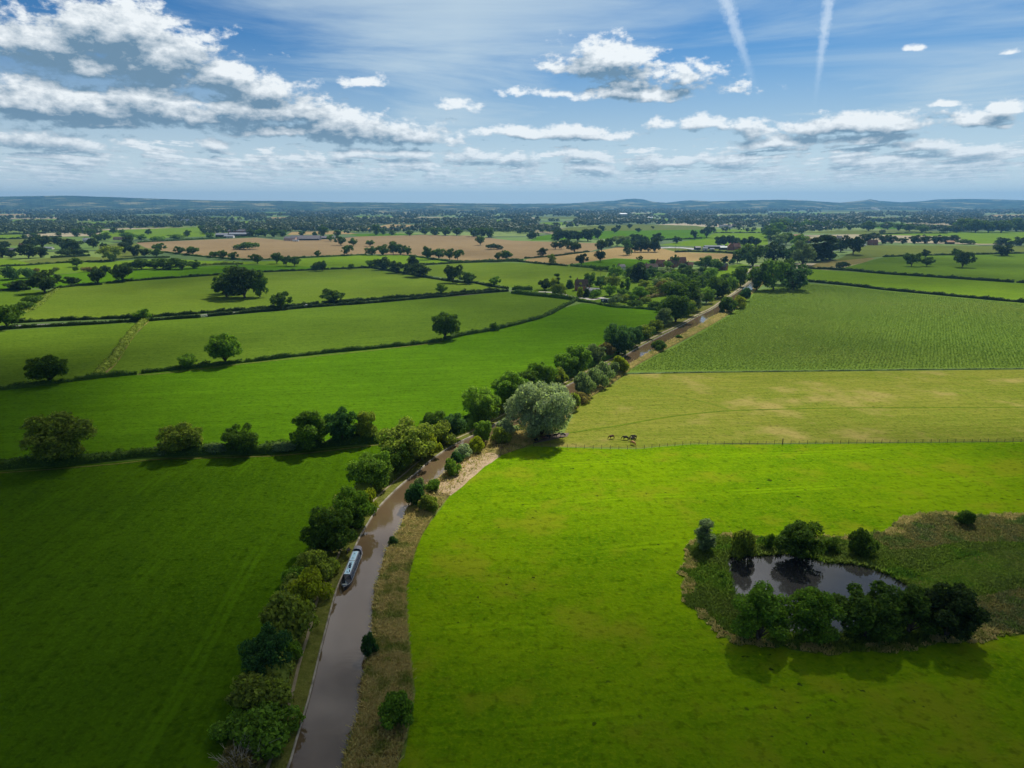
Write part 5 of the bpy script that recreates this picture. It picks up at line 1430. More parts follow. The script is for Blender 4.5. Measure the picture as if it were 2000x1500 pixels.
# ------------------------------------------------------------------ fence across the pasture
FPX = [(1042, 872), (1090, 874), (1127, 875.5), (1192, 877.5), (1250, 877.5), (1287, 873.5), (1350, 868.5), (1397, 868.5), (1500, 868), (1700, 866), (2000, 863.5), (2120, 862)]
fp = resample(GP(FPX), 2.7)
ft = thing('wire_fence', 'post and wire fence between the dry pasture and the bright pasture', 'fence', (fp[0][0], fp[0][1], 0))
g1 = random.Random(4)
step = max(1, len(fp) // 95 + 1)
for i in range(0, len(fp), step):
    if i and i < 999:
        pass
    big = 0.16 if i // step == 30 else 0.07
    hh_ = 2.0 if big > 0.1 else g1.uniform(1.15, 1.4)
    x, y = fp[i] - fp[0]
    lx, ly = g1.uniform(-0.06, 0.06), g1.uniform(-0.06, 0.06)
    MB().tube([(x, y, -0.2), (x + lx, y + ly, hh_)], [big, big * 0.9], 6).obj('post', WOOD, ft)
m = MB()
for z in (0.35, 0.7, 1.05):
    m.tube([(a - fp[0][0], b - fp[0][1], z) for a, b in fp], 0.018, 4)
m.obj('wire', plain('fence_wire', (0.16, 0.15, 0.14), 0.5, 0.1, 1, 0.6), ft)

# gate, car, poles
gx, gy = G(399, 619)
t = thing('field_gate', 'pale metal field gate in the gap of the near lane hedge', 'gate', (gx, gy, 0), R(7))
m = MB()
for z in (0.25, 0.5, 0.75, 1.0, 1.25):
    m.box(-2.1, 2.1, -0.025, 0.025, z, z + 0.06)
m.box(-2.14, -2.04, -0.03, 0.03, 0.2, 1.35).box(2.04, 2.14, -0.03, 0.03, 0.2, 1.35)
m.obj('gate_leaf', WHITE, t)
for s in (-2.3, 2.3):
    MB().tube([(s, 0, -0.2), (s, 0, 1.5)], 0.1, 7).obj('post', WOOD, t)


def car(px, py, rz, label, paint):
    bx, by = G(px, py)
    t = thing('parked_car', label, 'car', (bx, by, 0.12), R(rz))
    m = MB()
    prof = [(-2.1, 0.35), (-2.12, 0.75), (-1.95, 0.95), (-1.3, 1.0), (-0.75, 1.42), (0.75, 1.45), (1.35, 1.0), (2.0, 0.9), (2.12, 0.6), (2.1, 0.32)]
    n_ = len(prof)
    vs = [(x, -0.84 if z < 1.1 else -0.66, z) for x, z in prof] + [(x, 0.84 if z < 1.1 else 0.66, z) for x, z in prof]
    fs = [tuple(range(n_)), tuple(range(2 * n_ - 1, n_ - 1, -1))] + [(i, i + n_, (i + 1) % n_ + n_, (i + 1) % n_) for i in range(n_)]
    m.add(vs, fs)
    m.obj('body', paint, t)
    for s in (-1, 1):
        MB().add([(-1.2, s * 0.85, 1.03), (-0.7, s * 0.7, 1.38), (0.7, s * 0.7, 1.4), (1.2, s * 0.85, 1.03)], [(0, 1, 2, 3)]).obj('side_window', GLASS, t)
        for x in (-1.3, 1.3):
            MB().tube([(x, s * 0.7, 0.32), (x, s * 0.87, 0.32)], 0.32, 14).obj('wheel', DARKWALL, t)
    MB().add([(1.38, -0.72, 1.01), (1.38, 0.72, 1.01), (0.8, 0.6, 1.44), (0.8, -0.6, 1.44)], [(0, 1, 2, 3)]).obj('windscreen', GLASS, t)
    return t


car(5, 641, 10, 'white car parked at the lane end under the dark tree', WHITE)
car(598, 599, 8, 'silver car on the lane between the hedges', plain('silver_paint', (0.45, 0.46, 0.48), 0.4, 0.05))
for x, y, h_, lab in ((1173, 546, 11, 'slender wooden pole in the smooth pale field beside the village'), (1319, 494, 12, 'wooden pole at the end of the clipped farm hedge')):
    bx, by = G(x, y)
    t = thing('utility_pole', lab, 'pole', (bx, by, 0))
    MB().tube([(0, 0, -0.3), (0, 0, h_)], [0.16, 0.11], 8).obj('shaft', WOOD, t)
    MB().box(-0.9, 0.9, -0.06, 0.06, h_ - 0.7, h_ - 0.55).obj('crossarm', WOOD, t)
# ------------------------------------------------------------------ bodies grown round a skeleton
def skinned(name, joints, bones, radii, mat, parent=None, loc=(0, 0, 0), rz=0, sub=2):
    me = bpy.data.meshes.new(name)
    me.from_pydata(joints, bones, [])
    me.update()
    o = link(name, me, parent, loc, rz)
    sk = o.modifiers.new('skin', 'SKIN')
    sk.use_smooth_shade = True
    for i, r in enumerate(radii):
        v = me.skin_vertices[0].data[i]
        v.radius = (r, r) if not isinstance(r, tuple) else r
        v.use_root = (i == 0)
    sb = o.modifiers.new('sub', 'SUBSURF')
    sb.levels = sb.render_levels = sub
    me.materials.append(mat)
    return o


def hide_mat(name, a, b, thr=0.5, scale=1.1):
    m, t = material(name)
    P = t.n.new('ShaderNodeTexCoord').outputs['Object']
    nz = t.noise(P, scale, 2, 0.5)
    c = t.mix(t.ss(nz, thr - 0.03, thr + 0.03), a, b)
    d = t.new('ShaderNodeBsdfPrincipled', **{'Base Color': c, 'Roughness': 0.7, 'Specular IOR Level': 0.2})
    finish(t, d.outputs[0])
    return m


HIDES = {
    'brown': hide_mat('hide_brown', (0.10, 0.035, 0.015), (0.12, 0.045, 0.02)),
    'black': hide_mat('hide_black', (0.012, 0.011, 0.011), (0.015, 0.014, 0.013)),
    'pied': hide_mat('hide_pied', (0.012, 0.011, 0.011), (0.6, 0.57, 0.52), 0.52),
    'roan': hide_mat('hide_roan', (0.02, 0.014, 0.012), (0.55, 0.42, 0.33), 0.55),
    'ginger': hide_mat('hide_ginger', (0.36, 0.16, 0.05), (0.42, 0.2, 0.07)),
}
HORN = plain('hoof', (0.05, 0.04, 0.035), 0.6)


def cow(px, py, rz, hide, label, graze=True):
    bx, by = G(px, py)
    t = thing('cow', label, 'cow', (bx, by, 0.05), R(rz), 'cattle on the dry pasture')
    hz = 0.42 if graze else 1.42
    hx = 1.42 if graze else 1.38
    nx, nz_ = (1.12, 0.92) if graze else (1.12, 1.3)
    J = [(-0.1, 0, 1.0), (0.45, 0, 1.0), (0.82, 0, 1.08), (nx, 0, nz_), (hx, 0, hz), (hx + (0.14 if graze else 0.34), 0, hz - (0.28 if graze else 0.12)),   # 0-5 barrel, chest, withers, neck, poll, muzzle
         (-0.62, 0, 1.08), (-0.86, 0, 1.05), (-0.93, 0, 0.62),                                    # 6 hips 7 tail head 8 tail
         (0.62, 0.2, 0.78), (0.62, 0.21, 0.42), (0.64, 0.21, 0.06), (0.52, -0.2, 0.78), (0.5, -0.21, 0.42), (0.54, -0.21, 0.06),   # 9-14 fore legs
         (-0.55, 0.22, 0.8), (-0.78, 0.22, 0.46), (-0.7, 0.22, 0.06), (-0.66, -0.22, 0.8), (-0.9, -0.22, 0.46), (-0.82, -0.22, 0.06)]
    B = [(0, 1), (1, 2), (2, 3), (3, 4), (4, 5), (0, 6), (6, 7), (7, 8), (1, 9), (9, 10), (10, 11), (1, 12), (12, 13), (13, 14), (6, 15), (15, 16), (16, 17), (6, 18), (18, 19), (19, 20)]
    Rr = [(0.37, 0.34), (0.36, 0.32), (0.3, 0.22), (0.2, 0.15), (0.14, 0.13), (0.09, 0.1), (0.33, 0.27), 0.07, 0.03, 0.14, 0.075, 0.065, 0.14, 0.075, 0.065, 0.17, 0.085, 0.065, 0.17, 0.085, 0.065]
    skinned('body', J, B, Rr, HIDES[hide], t, sub=1)
    for s in (-1, 1):
        MB().tube([(hx - 0.05, s * 0.1, hz + 0.06), (hx - 0.1, s * 0.28, hz + 0.07)], [0.06, 0.02], 6).obj('ear', HIDES[hide], t)
    return t


cow(1195, 857, 200, 'brown', 'dark brown cow grazing alone nearest the silver willow on open grass')
cow(1222, 859, 165, 'black', 'black cow grazing between the lone brown cow and the close pair')
cow(1238, 857, 175, 'black', 'black cow at the back of the close group by the fence')
cow(1236, 861, 190, 'roan', 'pale backed brown and white cow in the close group by the fence')
cow(1236, 869, 300, 'ginger', 'ginger cow nearest the fence with its head down')
cow(1047, 864, 240, 'black', 'black cow standing on the mud in front of the silver willow', False)
cow(1099, 853, 180, 'pied', 'black and white cow at the edge of the willow shade', False)
cow(1084, 855, 10, 'black', 'black cow in the willow shade next to the pied cow', False)
cow(1070, 857, 350, 'black', 'black cow deepest in the willow shade', False)
cow(1063, 859, 200, 'brown', 'brown cow in the willow shade nearest the mud', False)
cow(997, 861, 260, 'black', 'black cow between the low silver scrub and the mud', False)

# ------------------------------------------------------------------ the narrowboat
BLUE = plain('boat_blue', (0.018, 0.042, 0.085), 0.35, 0.1, 2, spec=0.5)
HULL = plain('boat_hull', (0.018, 0.02, 0.024), 0.5, 0.2, 2)
ROOFP = plain('boat_roof', (0.36, 0.58, 0.72), 0.5, 0.05, 1.2)
ROOFW = plain('boat_roof_edge', (0.66, 0.78, 0.82), 0.5, 0.05, 1.2)
CREAM = plain('boat_cream', (0.72, 0.66, 0.52), 0.5, 0.06)
CANVAS_G = plain('canvas_grey', (0.22, 0.21, 0.24), 0.9, 0.12, 3)
CANVAS_D = plain('canvas_dark', (0.035, 0.036, 0.042), 0.9, 0.2, 3)
STEEL = plain('steel_trim', (0.30, 0.33, 0.38), 0.5, 0.1, 1, 0.2)
bow = np.array(G(671.5, 1156)); stern = np.array(G(700.5, 1081))
ax_ = bow - stern
L = float(np.linalg.norm(ax_))
ang = math.atan2(ax_[1], ax_[0])
mid = (bow + stern) / 2
boat = thing('narrowboat', 'dark blue narrowboat with pale blue roof moored against the towpath', 'narrowboat', (mid[0], mid[1], WL), ang)
# local frame: +X to the bow, length L
HB = 1.05
xs, xb = -L / 2, L / 2
plan = [(xs, -0.55), (xs + 0.35, -0.9), (xs + 1.2, -HB), (xb - 3.0, -HB), (xb - 1.7, -0.86), (xb - 0.7, -0.45), (xb, 0.0)]
outline = plan + [(x, -y) for x, y in plan[::-1][1:]]
def sheer(x):
    return 0.62 + 0.42 * max(0, (x - (xb - 3.6)) / 3.6) ** 1.5
n_ = len(outline)
vs = [(x * (0.985 if x > 0 else 1), y * 0.93, -0.25) for x, y in outline] + [(x, y, sheer(x)) for x, y in outline] + [(x * 0.99, y * 0.93, sheer(x) + 0.0) for x, y in outline] + [(x * 0.98, y * 0.9, sheer(x) - 0.12) for x, y in outline]
fs = [(i + 0, (i + 1) % n_, n_ + (i + 1) % n_, n_ + i) for i in range(n_)]
fs += [(n_ + i, n_ + (i + 1) % n_, 2 * n_ + (i + 1) % n_, 2 * n_ + i) for i in range(n_)]
fs += [(2 * n_ + i, 2 * n_ + (i + 1) % n_, 3 * n_ + (i + 1) % n_, 3 * n_ + i) for i in range(n_)]
fs += [tuple(3 * n_ + i for i in range(n_))]
hull = MB().add(vs, fs).obj('hull', HULL, boat)
m = MB()
for s in (-1, 1):
    pts = [(x * 1.002, s * abs(y) * 1.01, sheer(x) - 0.05) for x, y in plan]
    m.tube(pts, 0.026, 6)
m.obj('rubbing_strake', STEEL, hull)
for s in (-1, 1):     # cream quarter panels at the stern
    MB().add([(xs + 0.45, s * 0.97, 0.12), (xs + 2.9, s * 1.07, 0.12), (xs + 2.9, s * 1.075, 0.57), (xs + 0.45, s * 0.985, 0.57)], [(0, 1, 2, 3) if s < 0 else (3, 2, 1, 0)]).obj('stern_panel', CREAM, hull)
# cabin with sides leaning in
c0, c1 = xs + 2.6, xb - 3.4
zb, zt = 0.60, 1.72
yb, yt = 0.93, 0.74
m = MB()
m.add([(c0, -yb, zb), (c1, -yb, zb), (c1, yb, zb), (c0, yb, zb), (c0, -yt, zt), (c1, -yt, zt), (c1, yt, zt), (c0, yt, zt)],
      [(0, 1, 5, 4), (1, 2, 6, 5), (2, 3, 7, 6), (3, 0, 4, 7), (4, 5, 6, 7)])
m.obj('cabin', BLUE, boat)
# roof: cambered, pale panels with a white border and a dark joint
def camber(y, w=yt):
    return zt + 0.02 + 0.09 * (1 - (y / w) ** 2)
cs = c0 + (c1 - c0) * 0.42
roof = None
for (a, b) in ((c0 + 0.12, cs - 0.14), (cs + 0.14, c1 - 0.1)):
    ys = np.linspace(-0.52, 0.52, 7)
    mm = MB()
    v_ = [(x, y, camber(y) + dz) for dz in (0, 0.035) for x in (a, b) for y in ys]
    k = len(ys)
    f_ = [(2 * k + i, 3 * k + i, 3 * k + i + 1, 2 * k + i + 1) for i in range(k - 1)]
    f_ += [(i, i + 1, 2 * k + i + 1, 2 * k + i) for i in range(k - 1)] + [(k + i + 1, k + i, 3 * k + i, 3 * k + i + 1) for i in range(k - 1)]
    f_ += [(0, 2 * k, 3 * k, k), (k - 1, 2 * k - 1, 4 * k - 1, 3 * k - 1)]
    mm.add(v_, f_)
    r_ = mm.obj('roof', ROOFP, boat)
    roof = roof or r_
    e = MB()
    for s in (-1, 1):
        e.box(a, b, s * 0.52 - 0.045, s * 0.52 + 0.045, camber(0.52) + 0.037, camber(0.52) + 0.06)
    e.box(a - 0.02, a + 0.1, -0.475, 0.475, camber(0) - 0.01, camber(0) + 0.05).box(b - 0.1, b + 0.02, -0.475, 0.475, camber(0) - 0.01, camber(0) + 0.05)
    e.obj('roof_border', ROOFW, r_)
ys = np.linspace(-yt - 0.03, yt + 0.03, 9)
mm = MB()
k = 9
mm.add([(x, y, camber(y, yt + 0.03) - 0.012) for x in (c0 - 0.05, c1 + 0.05) for y in ys], [(i, k + i, k + i + 1, i + 1) for i in range(k - 1)])
mm.obj('roof_deck', BLUE, boat)
for s in (-1, 1):
    MB().tube([(c0 + 0.1, s * 0.66, zt + 0.09), (c1 - 0.1, s * 0.66, zt + 0.09)], 0.022, 6).obj('handrail', STEEL, boat)
m = MB()
for x in np.linspace(c0 + 1.2, c1 - 0.8, 5):
    o_ = MB().tube([(x, 0.0, zt + 0.1), (x, 0.0, zt + 0.24)], 0.07, 10)
    o_.tube([(x, 0.0, zt + 0.24), (x, 0.0, zt + 0.3)], [0.15, 0.05], 10)
    o_.obj('roof_vent', STEEL, boat)
# roof clutter: planters and folded gear on the forward panel
q = random.Random(2)
MB().box(cs + 1.6, cs + 2.4, -0.24, 0.22, zt + 0.13, zt + 0.38, 0.03).obj('roof_box', BLUE, boat)
MB().box(cs + 2.55, cs + 3.2, -0.1, 0.3, zt + 0.13, zt + 0.33, 0.02).obj('roof_box', BLUE, boat)
MB().tube([(cs + 0.9, -0.3, zt + 0.17), (cs + 3.6, -0.34, zt + 0.17)], 0.035, 6).obj('boat_pole', WOOD, boat)
MB().tube([(c1 - 1.0, 0.4, zt), (c1 - 1.0, 0.4, zt + 0.55)], [0.09, 0.08], 10).tube([(c1 - 1.0, 0.4, zt + 0.55), (c1 - 1.0, 0.4, zt + 0.6)], [0.12, 0.06], 10).obj('chimney', HULL, boat)
for s in (-1, 1):
    for x in np.linspace(c0 + 1.0, c1 - 1.0, 6):
        zz = lambda z: yb + (yt - yb) * (z - zb) / (zt - zb)
        z0, z1 = zb + 0.42, zb + 0.82
        w_ = 0.42
        fr = MB().add([(x - w_, s * (zz(z0) + 0.012), z0), (x + w_, s * (zz(z0) + 0.012), z0), (x + w_, s * (zz(z1) + 0.012), z1), (x - w_, s * (zz(z1) + 0.012), z1)], [(0, 1, 2, 3) if s < 0 else (3, 2, 1, 0)]).obj('window', STEEL, boat)
        w_ -= 0.05; z0 += 0.05; z1 -= 0.05
        MB().add([(x - w_, s * (zz(z0) + 0.02), z0), (x + w_, s * (zz(z0) + 0.02), z0), (x + w_, s * (zz(z1) + 0.02), z1), (x - w_, s * (zz(z1) + 0.02), z1)], [(0, 1, 2, 3) if s < 0 else (3, 2, 1, 0)]).obj('pane', GLASS, fr)
# cratch cover at the bow: a ridge tent with a pale triangular window
d0, d1 = c1, c1 + 1.9
m = MB()
m.add([(d0, -0.9, zb), (d0, 0.9, zb), (d0, -0.62, zt), (d0, 0.62, zt), (d0, 0, zt + 0.12), (d1, -0.82, zb + 0.12), (d1, 0.82, zb + 0.12), (d1 - 0.25, 0, zt - 0.02), (d0 + 0.1, 0, zt + 0.12)],
      [(0, 5, 7, 2), (1, 3, 7, 6), (2, 7, 4), (3, 4, 7), (5, 6, 7), (0, 2, 4, 3, 1)])
cr = m.obj('cratch_cover', CANVAS_D, boat)
MB().add([(d1 - 0.18 + 0.02, 0.06, zt - 0.16), (d1 + 0.03, 0.06, zb + 0.3), (d1 + 0.02, 0.62, zb + 0.3)], [(0, 1, 2)]).obj('cratch_window', plain('cratch_window', (0.42, 0.42, 0.44), 0.3, 0.05), cr)
# fore deck and its name panel
fd = MB()
fd.add([(d1 - 0.05, -0.78, 0.80), (d1 - 0.05, 0.78, 0.80), (xb - 0.7, 0.38, 0.98), (xb - 0.12, 0, 1.04), (xb - 0.7, -0.38, 0.98)], [(0, 4, 3, 2, 1)])
fd.obj('fore_deck', BLUE, boat)
MB().add([(xb - 1.25, -0.48, 0.945), (xb - 0.95, -0.42, 0.965), (xb - 0.95, 0.42, 0.965), (xb - 1.25, 0.48, 0.945)], [(0, 1, 2, 3)]).obj('name_panel', plain('panel_pale', (0.5, 0.56, 0.52), 0.5, 0.25, 9), boat)
MB().tube([(xb + 0.02, 0, 0.4), (xb + 0.06, 0, 0.9)], [0.13, 0.11], 8).obj('bow_fender', WOOD, boat)
# stern: well, grey hood and tiller
hx0, hx1 = xs + 0.35, xs + 1.75
m = MB()
pf = [(-0.9, 0.62), (-0.86, 1.55), (-0.6, 1.9), (0, 2.02), (0.6, 1.9), (0.86, 1.55), (0.9, 0.62)]
vv = [(hx0, y, z) for y, z in pf] + [(hx1, y, z) for y, z in pf]
m.add(vv, [(i, i + 1, i + 8, i + 7) for i in range(6)] + [(0, 1, 2, 3, 4, 5, 6)])
m.obj('stern_hood', CANVAS_G, boat)
MB().tube([(hx1 + 0.02, y, z) for y, z in pf], 0.05, 6).obj('hood_frame', STEEL, boat)
MB().box(xs + 0.5, c0, -0.8, 0.8, 0.45, 0.55).obj('stern_deck', HULL, boat)
MB().box(c0 - 0.5, c0 - 0.02, -0.72, -0.3, 0.55, 1.3).box(c0 - 0.5, c0 - 0.02, 0.3, 0.72, 0.55, 1.3).obj('stern_locker', BLUE, boat)
MB().tube([(xs + 0.15, 0, 0.4), (xs + 0.1, 0, 1.15), (xs + 0.9, 0, 1.25)], [0.04, 0.035, 0.03], 6).obj('tiller', CREAM, boat)
g2 = random.Random(9)
# mooring ropes
mr = [(c1 + 2.2, -1.2)]
# towpath side is to starboard of a boat whose bow points at the camera
def to_world(x, y):
    return np.array([mid[0] + math.cos(ang) * x - math.sin(ang) * y, mid[1] + math.sin(ang) * x + math.cos(ang) * y])
d_ = np.linalg.norm(ce - to_world(0, 0), axis=1)
i0 = int(np.argmin(d_))

# ------------------------------------------------------------------ people by the stern
SKIN = plain('skin', (0.50, 0.31, 0.23), 0.6, 0.05)
HAIR = plain('hair', (0.06, 0.04, 0.03), 0.8, 0.2, 8)
def cloth(name, c):
    return plain(name, c, 0.85, 0.12, 9)


def person(px, py, rz, top, legs, label, pose):
    bx, by = G(px, py, 0.43)
    t = thing('person', label, 'person', (bx, by, 0.43), R(rz))
    if pose == 'bend':      # stooping forward, both hands low
        J = [(0, 0, 0.92), (0.10, 0, 1.08), (0.34, 0, 1.30), (0.48, 0, 1.38), (0.58, 0, 1.44), (0.64, 0, 1.55),
             (0.36, 0.19, 1.27), (0.52, 0.23, 1.02), (0.66, 0.18, 0.82), (0.36, -0.19, 1.27), (0.55, -0.22, 1.03), (0.70, -0.14, 0.84),
             (-0.02, 0.10, 0.86), (0.05, 0.11, 0.47), (-0.06, 0.11, 0.08), (0.08, 0.12, 0.03), (-0.02, -0.10, 0.86), (0.18, -0.12, 0.48), (0.12, -0.12, 0.08), (0.26, -0.13, 0.03)]
    else:                   # crouching
        J = [(0, 0, 0.42), (0.06, 0, 0.58), (0.18, 0, 0.82), (0.24, 0, 0.93), (0.28, 0, 1.0), (0.31, 0, 1.12),
             (0.2, 0.18, 0.80), (0.40, 0.22, 0.62), (0.60, 0.16, 0.52), (0.2, -0.18, 0.80), (0.42, -0.21, 0.62), (0.62, -0.12, 0.50),
             (0.02, 0.10, 0.42), (0.42, 0.15, 0.46), (0.16, 0.13, 0.08), (0.30, 0.14, 0.03), (0.02, -0.10, 0.42), (0.40, -0.17, 0.44), (0.12, -0.13, 0.08), (0.26, -0.14, 0.03)]
    B = [(0, 1), (1, 2), (2, 3), (3, 4), (4, 5), (2, 6), (6, 7), (7, 8), (2, 9), (9, 10), (10, 11), (0, 12), (12, 13), (13, 14), (14, 15), (0, 16), (16, 17), (17, 18), (18, 19)]
    Rr = [(0.16, 0.12), (0.14, 0.11), (0.16, 0.12), 0.06, 0.085, 0.095, 0.065, 0.045, 0.035, 0.065, 0.045, 0.035, 0.09, 0.065, 0.045, 0.04, 0.09, 0.065, 0.045, 0.04]
    skinned('body', J, B, Rr, SKIN, t, sub=2)
    up = [0, 1, 2, 6, 7, 9, 10]
    ix = {j: k for k, j in enumerate(up)}
    skinned('top', [J[j] for j in up], [(ix[a], ix[b]) for a, b in B if a in ix and b in ix], [tuple(q + 0.018 for q in (Rr[j] if isinstance(Rr[j], tuple) else (Rr[j], Rr[j]))) for j in up], top, t, sub=2)
    lo = [0, 12, 13, 14, 16, 17, 18]
    ix = {j: k for k, j in enumerate(lo)}
    skinned('trousers', [J[j] for j in lo], [(ix[a], ix[b]) for a, b in B if a in ix and b in ix], [tuple(q + 0.016 for q in (Rr[j] if isinstance(Rr[j], tuple) else (Rr[j], Rr[j]))) for j in lo], legs, t, sub=2)
    h_, h2 = Vector(J[4]), Vector(J[5])
    MB().tube([h_ * 0.4 + h2 * 0.6, h2 + (h2 - h_).normalized() * 0.05, h2 + (h2 - h_).normalized() * 0.10], [0.108, 0.105, 0.05], 10).obj('hair', HAIR, t, True)
    f_ = Vector((1, 0, -0.2)).normalized()
    for s in (-1, 1):
        MB().tube([h2 + f_ * 0.085 + Vector((0, s * 0.035, -0.01)), h2 + f_ * 0.1 + Vector((0, s * 0.035, -0.01))], 0.012, 6).obj('eye', HAIR, t)
        hd = Vector(J[8] if s > 0 else J[11])
        fd_ = (hd - Vector(J[7] if s > 0 else J[10])).normalized()
        side = fd_.cross(Vector((0, 1, 0))).normalized()
        for k in range(4):
            b0 = hd + fd_ * 0.05 + side * (k - 1.5) * 0.018
            MB().tube([b0, b0 + fd_ * 0.045, b0 + fd_ * (0.06 + 0.01 * (k in (1, 2))) + Vector((0, 0, -0.025))], [0.01, 0.009, 0.007], 5).obj('finger', SKIN, t)
        MB().tube([hd + side * 0.03, hd + side * 0.055 + fd_ * 0.035], [0.012, 0.009], 5).obj('thumb', SKIN, t)
    return t


person(679, 1081, -60, cloth('lilac_top', (0.52, 0.47, 0.52)), cloth('dark_trousers', (0.018, 0.016, 0.02)), 'person in a pale lilac top and dark trousers stooping on the towpath', 'bend')
person(684, 1077, -120, cloth('maroon_top', (0.10, 0.022, 0.022)), cloth('tan_trousers', (0.20, 0.15, 0.09)), 'person in a dark red top crouching by the boat stern', 'crouch')

# ------------------------------------------------------------------ far woodland, one mass
def far_trees(n_lines, ymin, ymax, per, size, leafn, seed, avoid=True):
    g = np.random.default_rng(seed)
    out = []
    polys = [GP(px) for _m, px, _l in FIELDS[9:-len(FAR)]] + [GP([(x0 - 4, y1 + 3.0), (x0, y0), (x1, y0), (x1 + 4, y1 + 3.0)]) for x0, x1, y0, y1, k in FAR]     # open land in front of and on each far strip
    for _ in range(n_lines):
        Y = g.uniform(ymin ** 0.6, ymax ** 0.6) ** (1 / 0.6)
        X = g.uniform(-0.8, 0.8) * Y
        a = g.normal(0, 0.3) if g.random() < 0.75 else g.uniform(0, 3.14)
        ln = g.uniform(60, 420)
        k = max(2, int(ln / per * g.uniform(0.4, 1.3)))
        s = np.sort(g.uniform(-ln / 2, ln / 2, k))
        wd_ = g.uniform(1, 5) if g.random() < 0.62 else g.uniform(25, 90)
        q = np.column_stack([X + np.cos(a) * s, Y + np.sin(a) * s]) + g.normal(0, wd_, (k, 2))
        out.append(q)
    P = np.concatenate(out)
    P = P[(P[:, 1] > ymin) & (P[:, 1] < ymax)]
    for poly in polys:
        P = P[~inside(poly, P)]
    n = len(P)
    H = size * g.uniform(0.55, 1.25, n)
    W = H * g.uniform(0.9, 1.5, n)
    idx = np.repeat(np.arange(n), leafn)
    d = g.normal(size=(len(idx), 3))
    d /= np.linalg.norm(d, axis=1)[:, None]
    d[:, 2] = np.where(d[:, 2] < -0.5, -d[:, 2], d[:, 2])
    r = g.uniform(0.65, 1.05, len(idx))
    c = np.column_stack([P[idx, 0] + d[:, 0] * W[idx] / 2 * r, P[idx, 1] + d[:, 1] * W[idx] / 2 * r, H[idx] * 0.54 + d[:, 2] * H[idx] * 0.46 * r])
    V, Q = leaves(c, d + g.normal(size=d.shape) * 0.4, size * 2.9 / math.sqrt(leafn) * 0.42, g, 0.75)
    return V, Q


def wood_mat():
    m, t = material('far_leaf')
    P = t.n.new('ShaderNodeTexCoord').outputs['Object']
    geo = t.n.new('ShaderNodeNewGeometry')
    nz = t.noise(P, 0.012, 3, 0.7)
    k = t.m('ADD', t.m('MULTIPLY', nz, 0.95), t.m('MULTIPLY', geo.outputs['Random Per Island'], 0.25))
    c = t.mix(t.ss(k, 0.35, 0.75), (0.036, 0.064, 0.022), (0.11, 0.15, 0.045))
    d = t.new('ShaderNodeBsdfPrincipled', **{'Base Color': c, 'Roughness': 0.6, 'Specular IOR Level': 0.15})
    tr = t.n.new('ShaderNodeBsdfTranslucent')
    t.put(tr.inputs['Color'], c)
    mx = t.n.new('ShaderNodeMixShader')
    mx.inputs[0].default_value = 0.2
    t.l.new(d.outputs[0], mx.inputs[1])
    t.l.new(tr.outputs[0], mx.inputs[2])
    finish(t, mx.outputs[0])
    return m


parts = [far_trees(400, 1750, 3000, 13, 14, 40, 51), far_trees(560, 2600, 5200, 13, 16, 20, 52), far_trees(950, 4800, 9500, 16, 18, 9, 53)]
V, Q, b = [], [], 0
for v_, q_ in parts:
    V.append(v_); Q.append(q_ + b); b += len(v_)
tag(link('far_woodland', mesh_np('far_woodland', np.concatenate(V), np.concatenate(Q), wood_mat())), 'far hedgerow trees and woods merging into the blue distance', 'woodland', kind='stuff')

# ------------------------------------------------------------------ ridges at the horizon
def ridge(name, prof, D, back, mat, seed, jag, label, d_front=1800):
    g = np.random.default_rng(seed)
    xs_ = np.arange(prof[0][0], prof[-1][0], 1.6)
    ys_ = np.interp(xs_, [q[0] for q in prof], [q[1] for q in prof])
    sm = g.normal(0, 1, len(xs_))
    big = np.convolve(g.normal(0, 1, len(xs_) + 40), np.ones(24) / 24, 'same')[20:-20]
    ys_ = ys_ + jag * (0.35 * sm + 1.6 * big)
    top = []
    for x, y in zip(xs_, ys_):
        d = pdir(x, y)
        t = D / d[1]
        top.append((d[0] * t, D, max(2.0, CAM_H + d[2] * t)))
    top = np.array(top)
    def lv(f, dy):
        r = top.copy()
        r[:, 1] += dy
        r[:, 0] *= (D + dy) / D
        r[:, 2] = top[:, 2] * f
        if 0 < f < 1:
            r[:, 2] += g.normal(0, 1.5, len(r))
        return r
    rails_ = [lv(0, -d_front), lv(0.18, -d_front * 0.72), lv(0.45, -d_front * 0.42), lv(0.78, -d_front * 0.16), lv(1.0, 0), lv(0.9, back * 0.3), lv(0, back)]
    for r in rails_:
        r[:, 2] = np.where(r[:, 2] <= 0, -0.5, r[:, 2])
    return structure(link(name, strip_mesh(name, rails_[::-1], mat, True)), label)


def hill_mat(name, a, b, c, sc):
    m, t = material(name)
    P = t.n.new('ShaderNodeTexCoord').outputs['Object']
    mp = t.n.new('ShaderNodeMapping')
    mp.inputs['Scale'].default_value = (1, 0.5, 2.5)
    t.l.new(P, mp.inputs['Vector'])
    n1 = t.noise(mp.outputs[0], sc, 5, 0.65)
    n2 = t.noise(P, sc * 0.22, 3, 0.5)
    col = t.mix(t.ss(n1, 0.4, 0.6), a, b)
    col = t.mix(t.ss(n2, 0.55, 0.62, 0, 0.9), col, c)
    d = t.new('ShaderNodeBsdfPrincipled', **{'Base Color': col, 'Roughness': 0.9, 'Specular IOR Level': 0.0})
    finish(t, d.outputs[0])
    return m


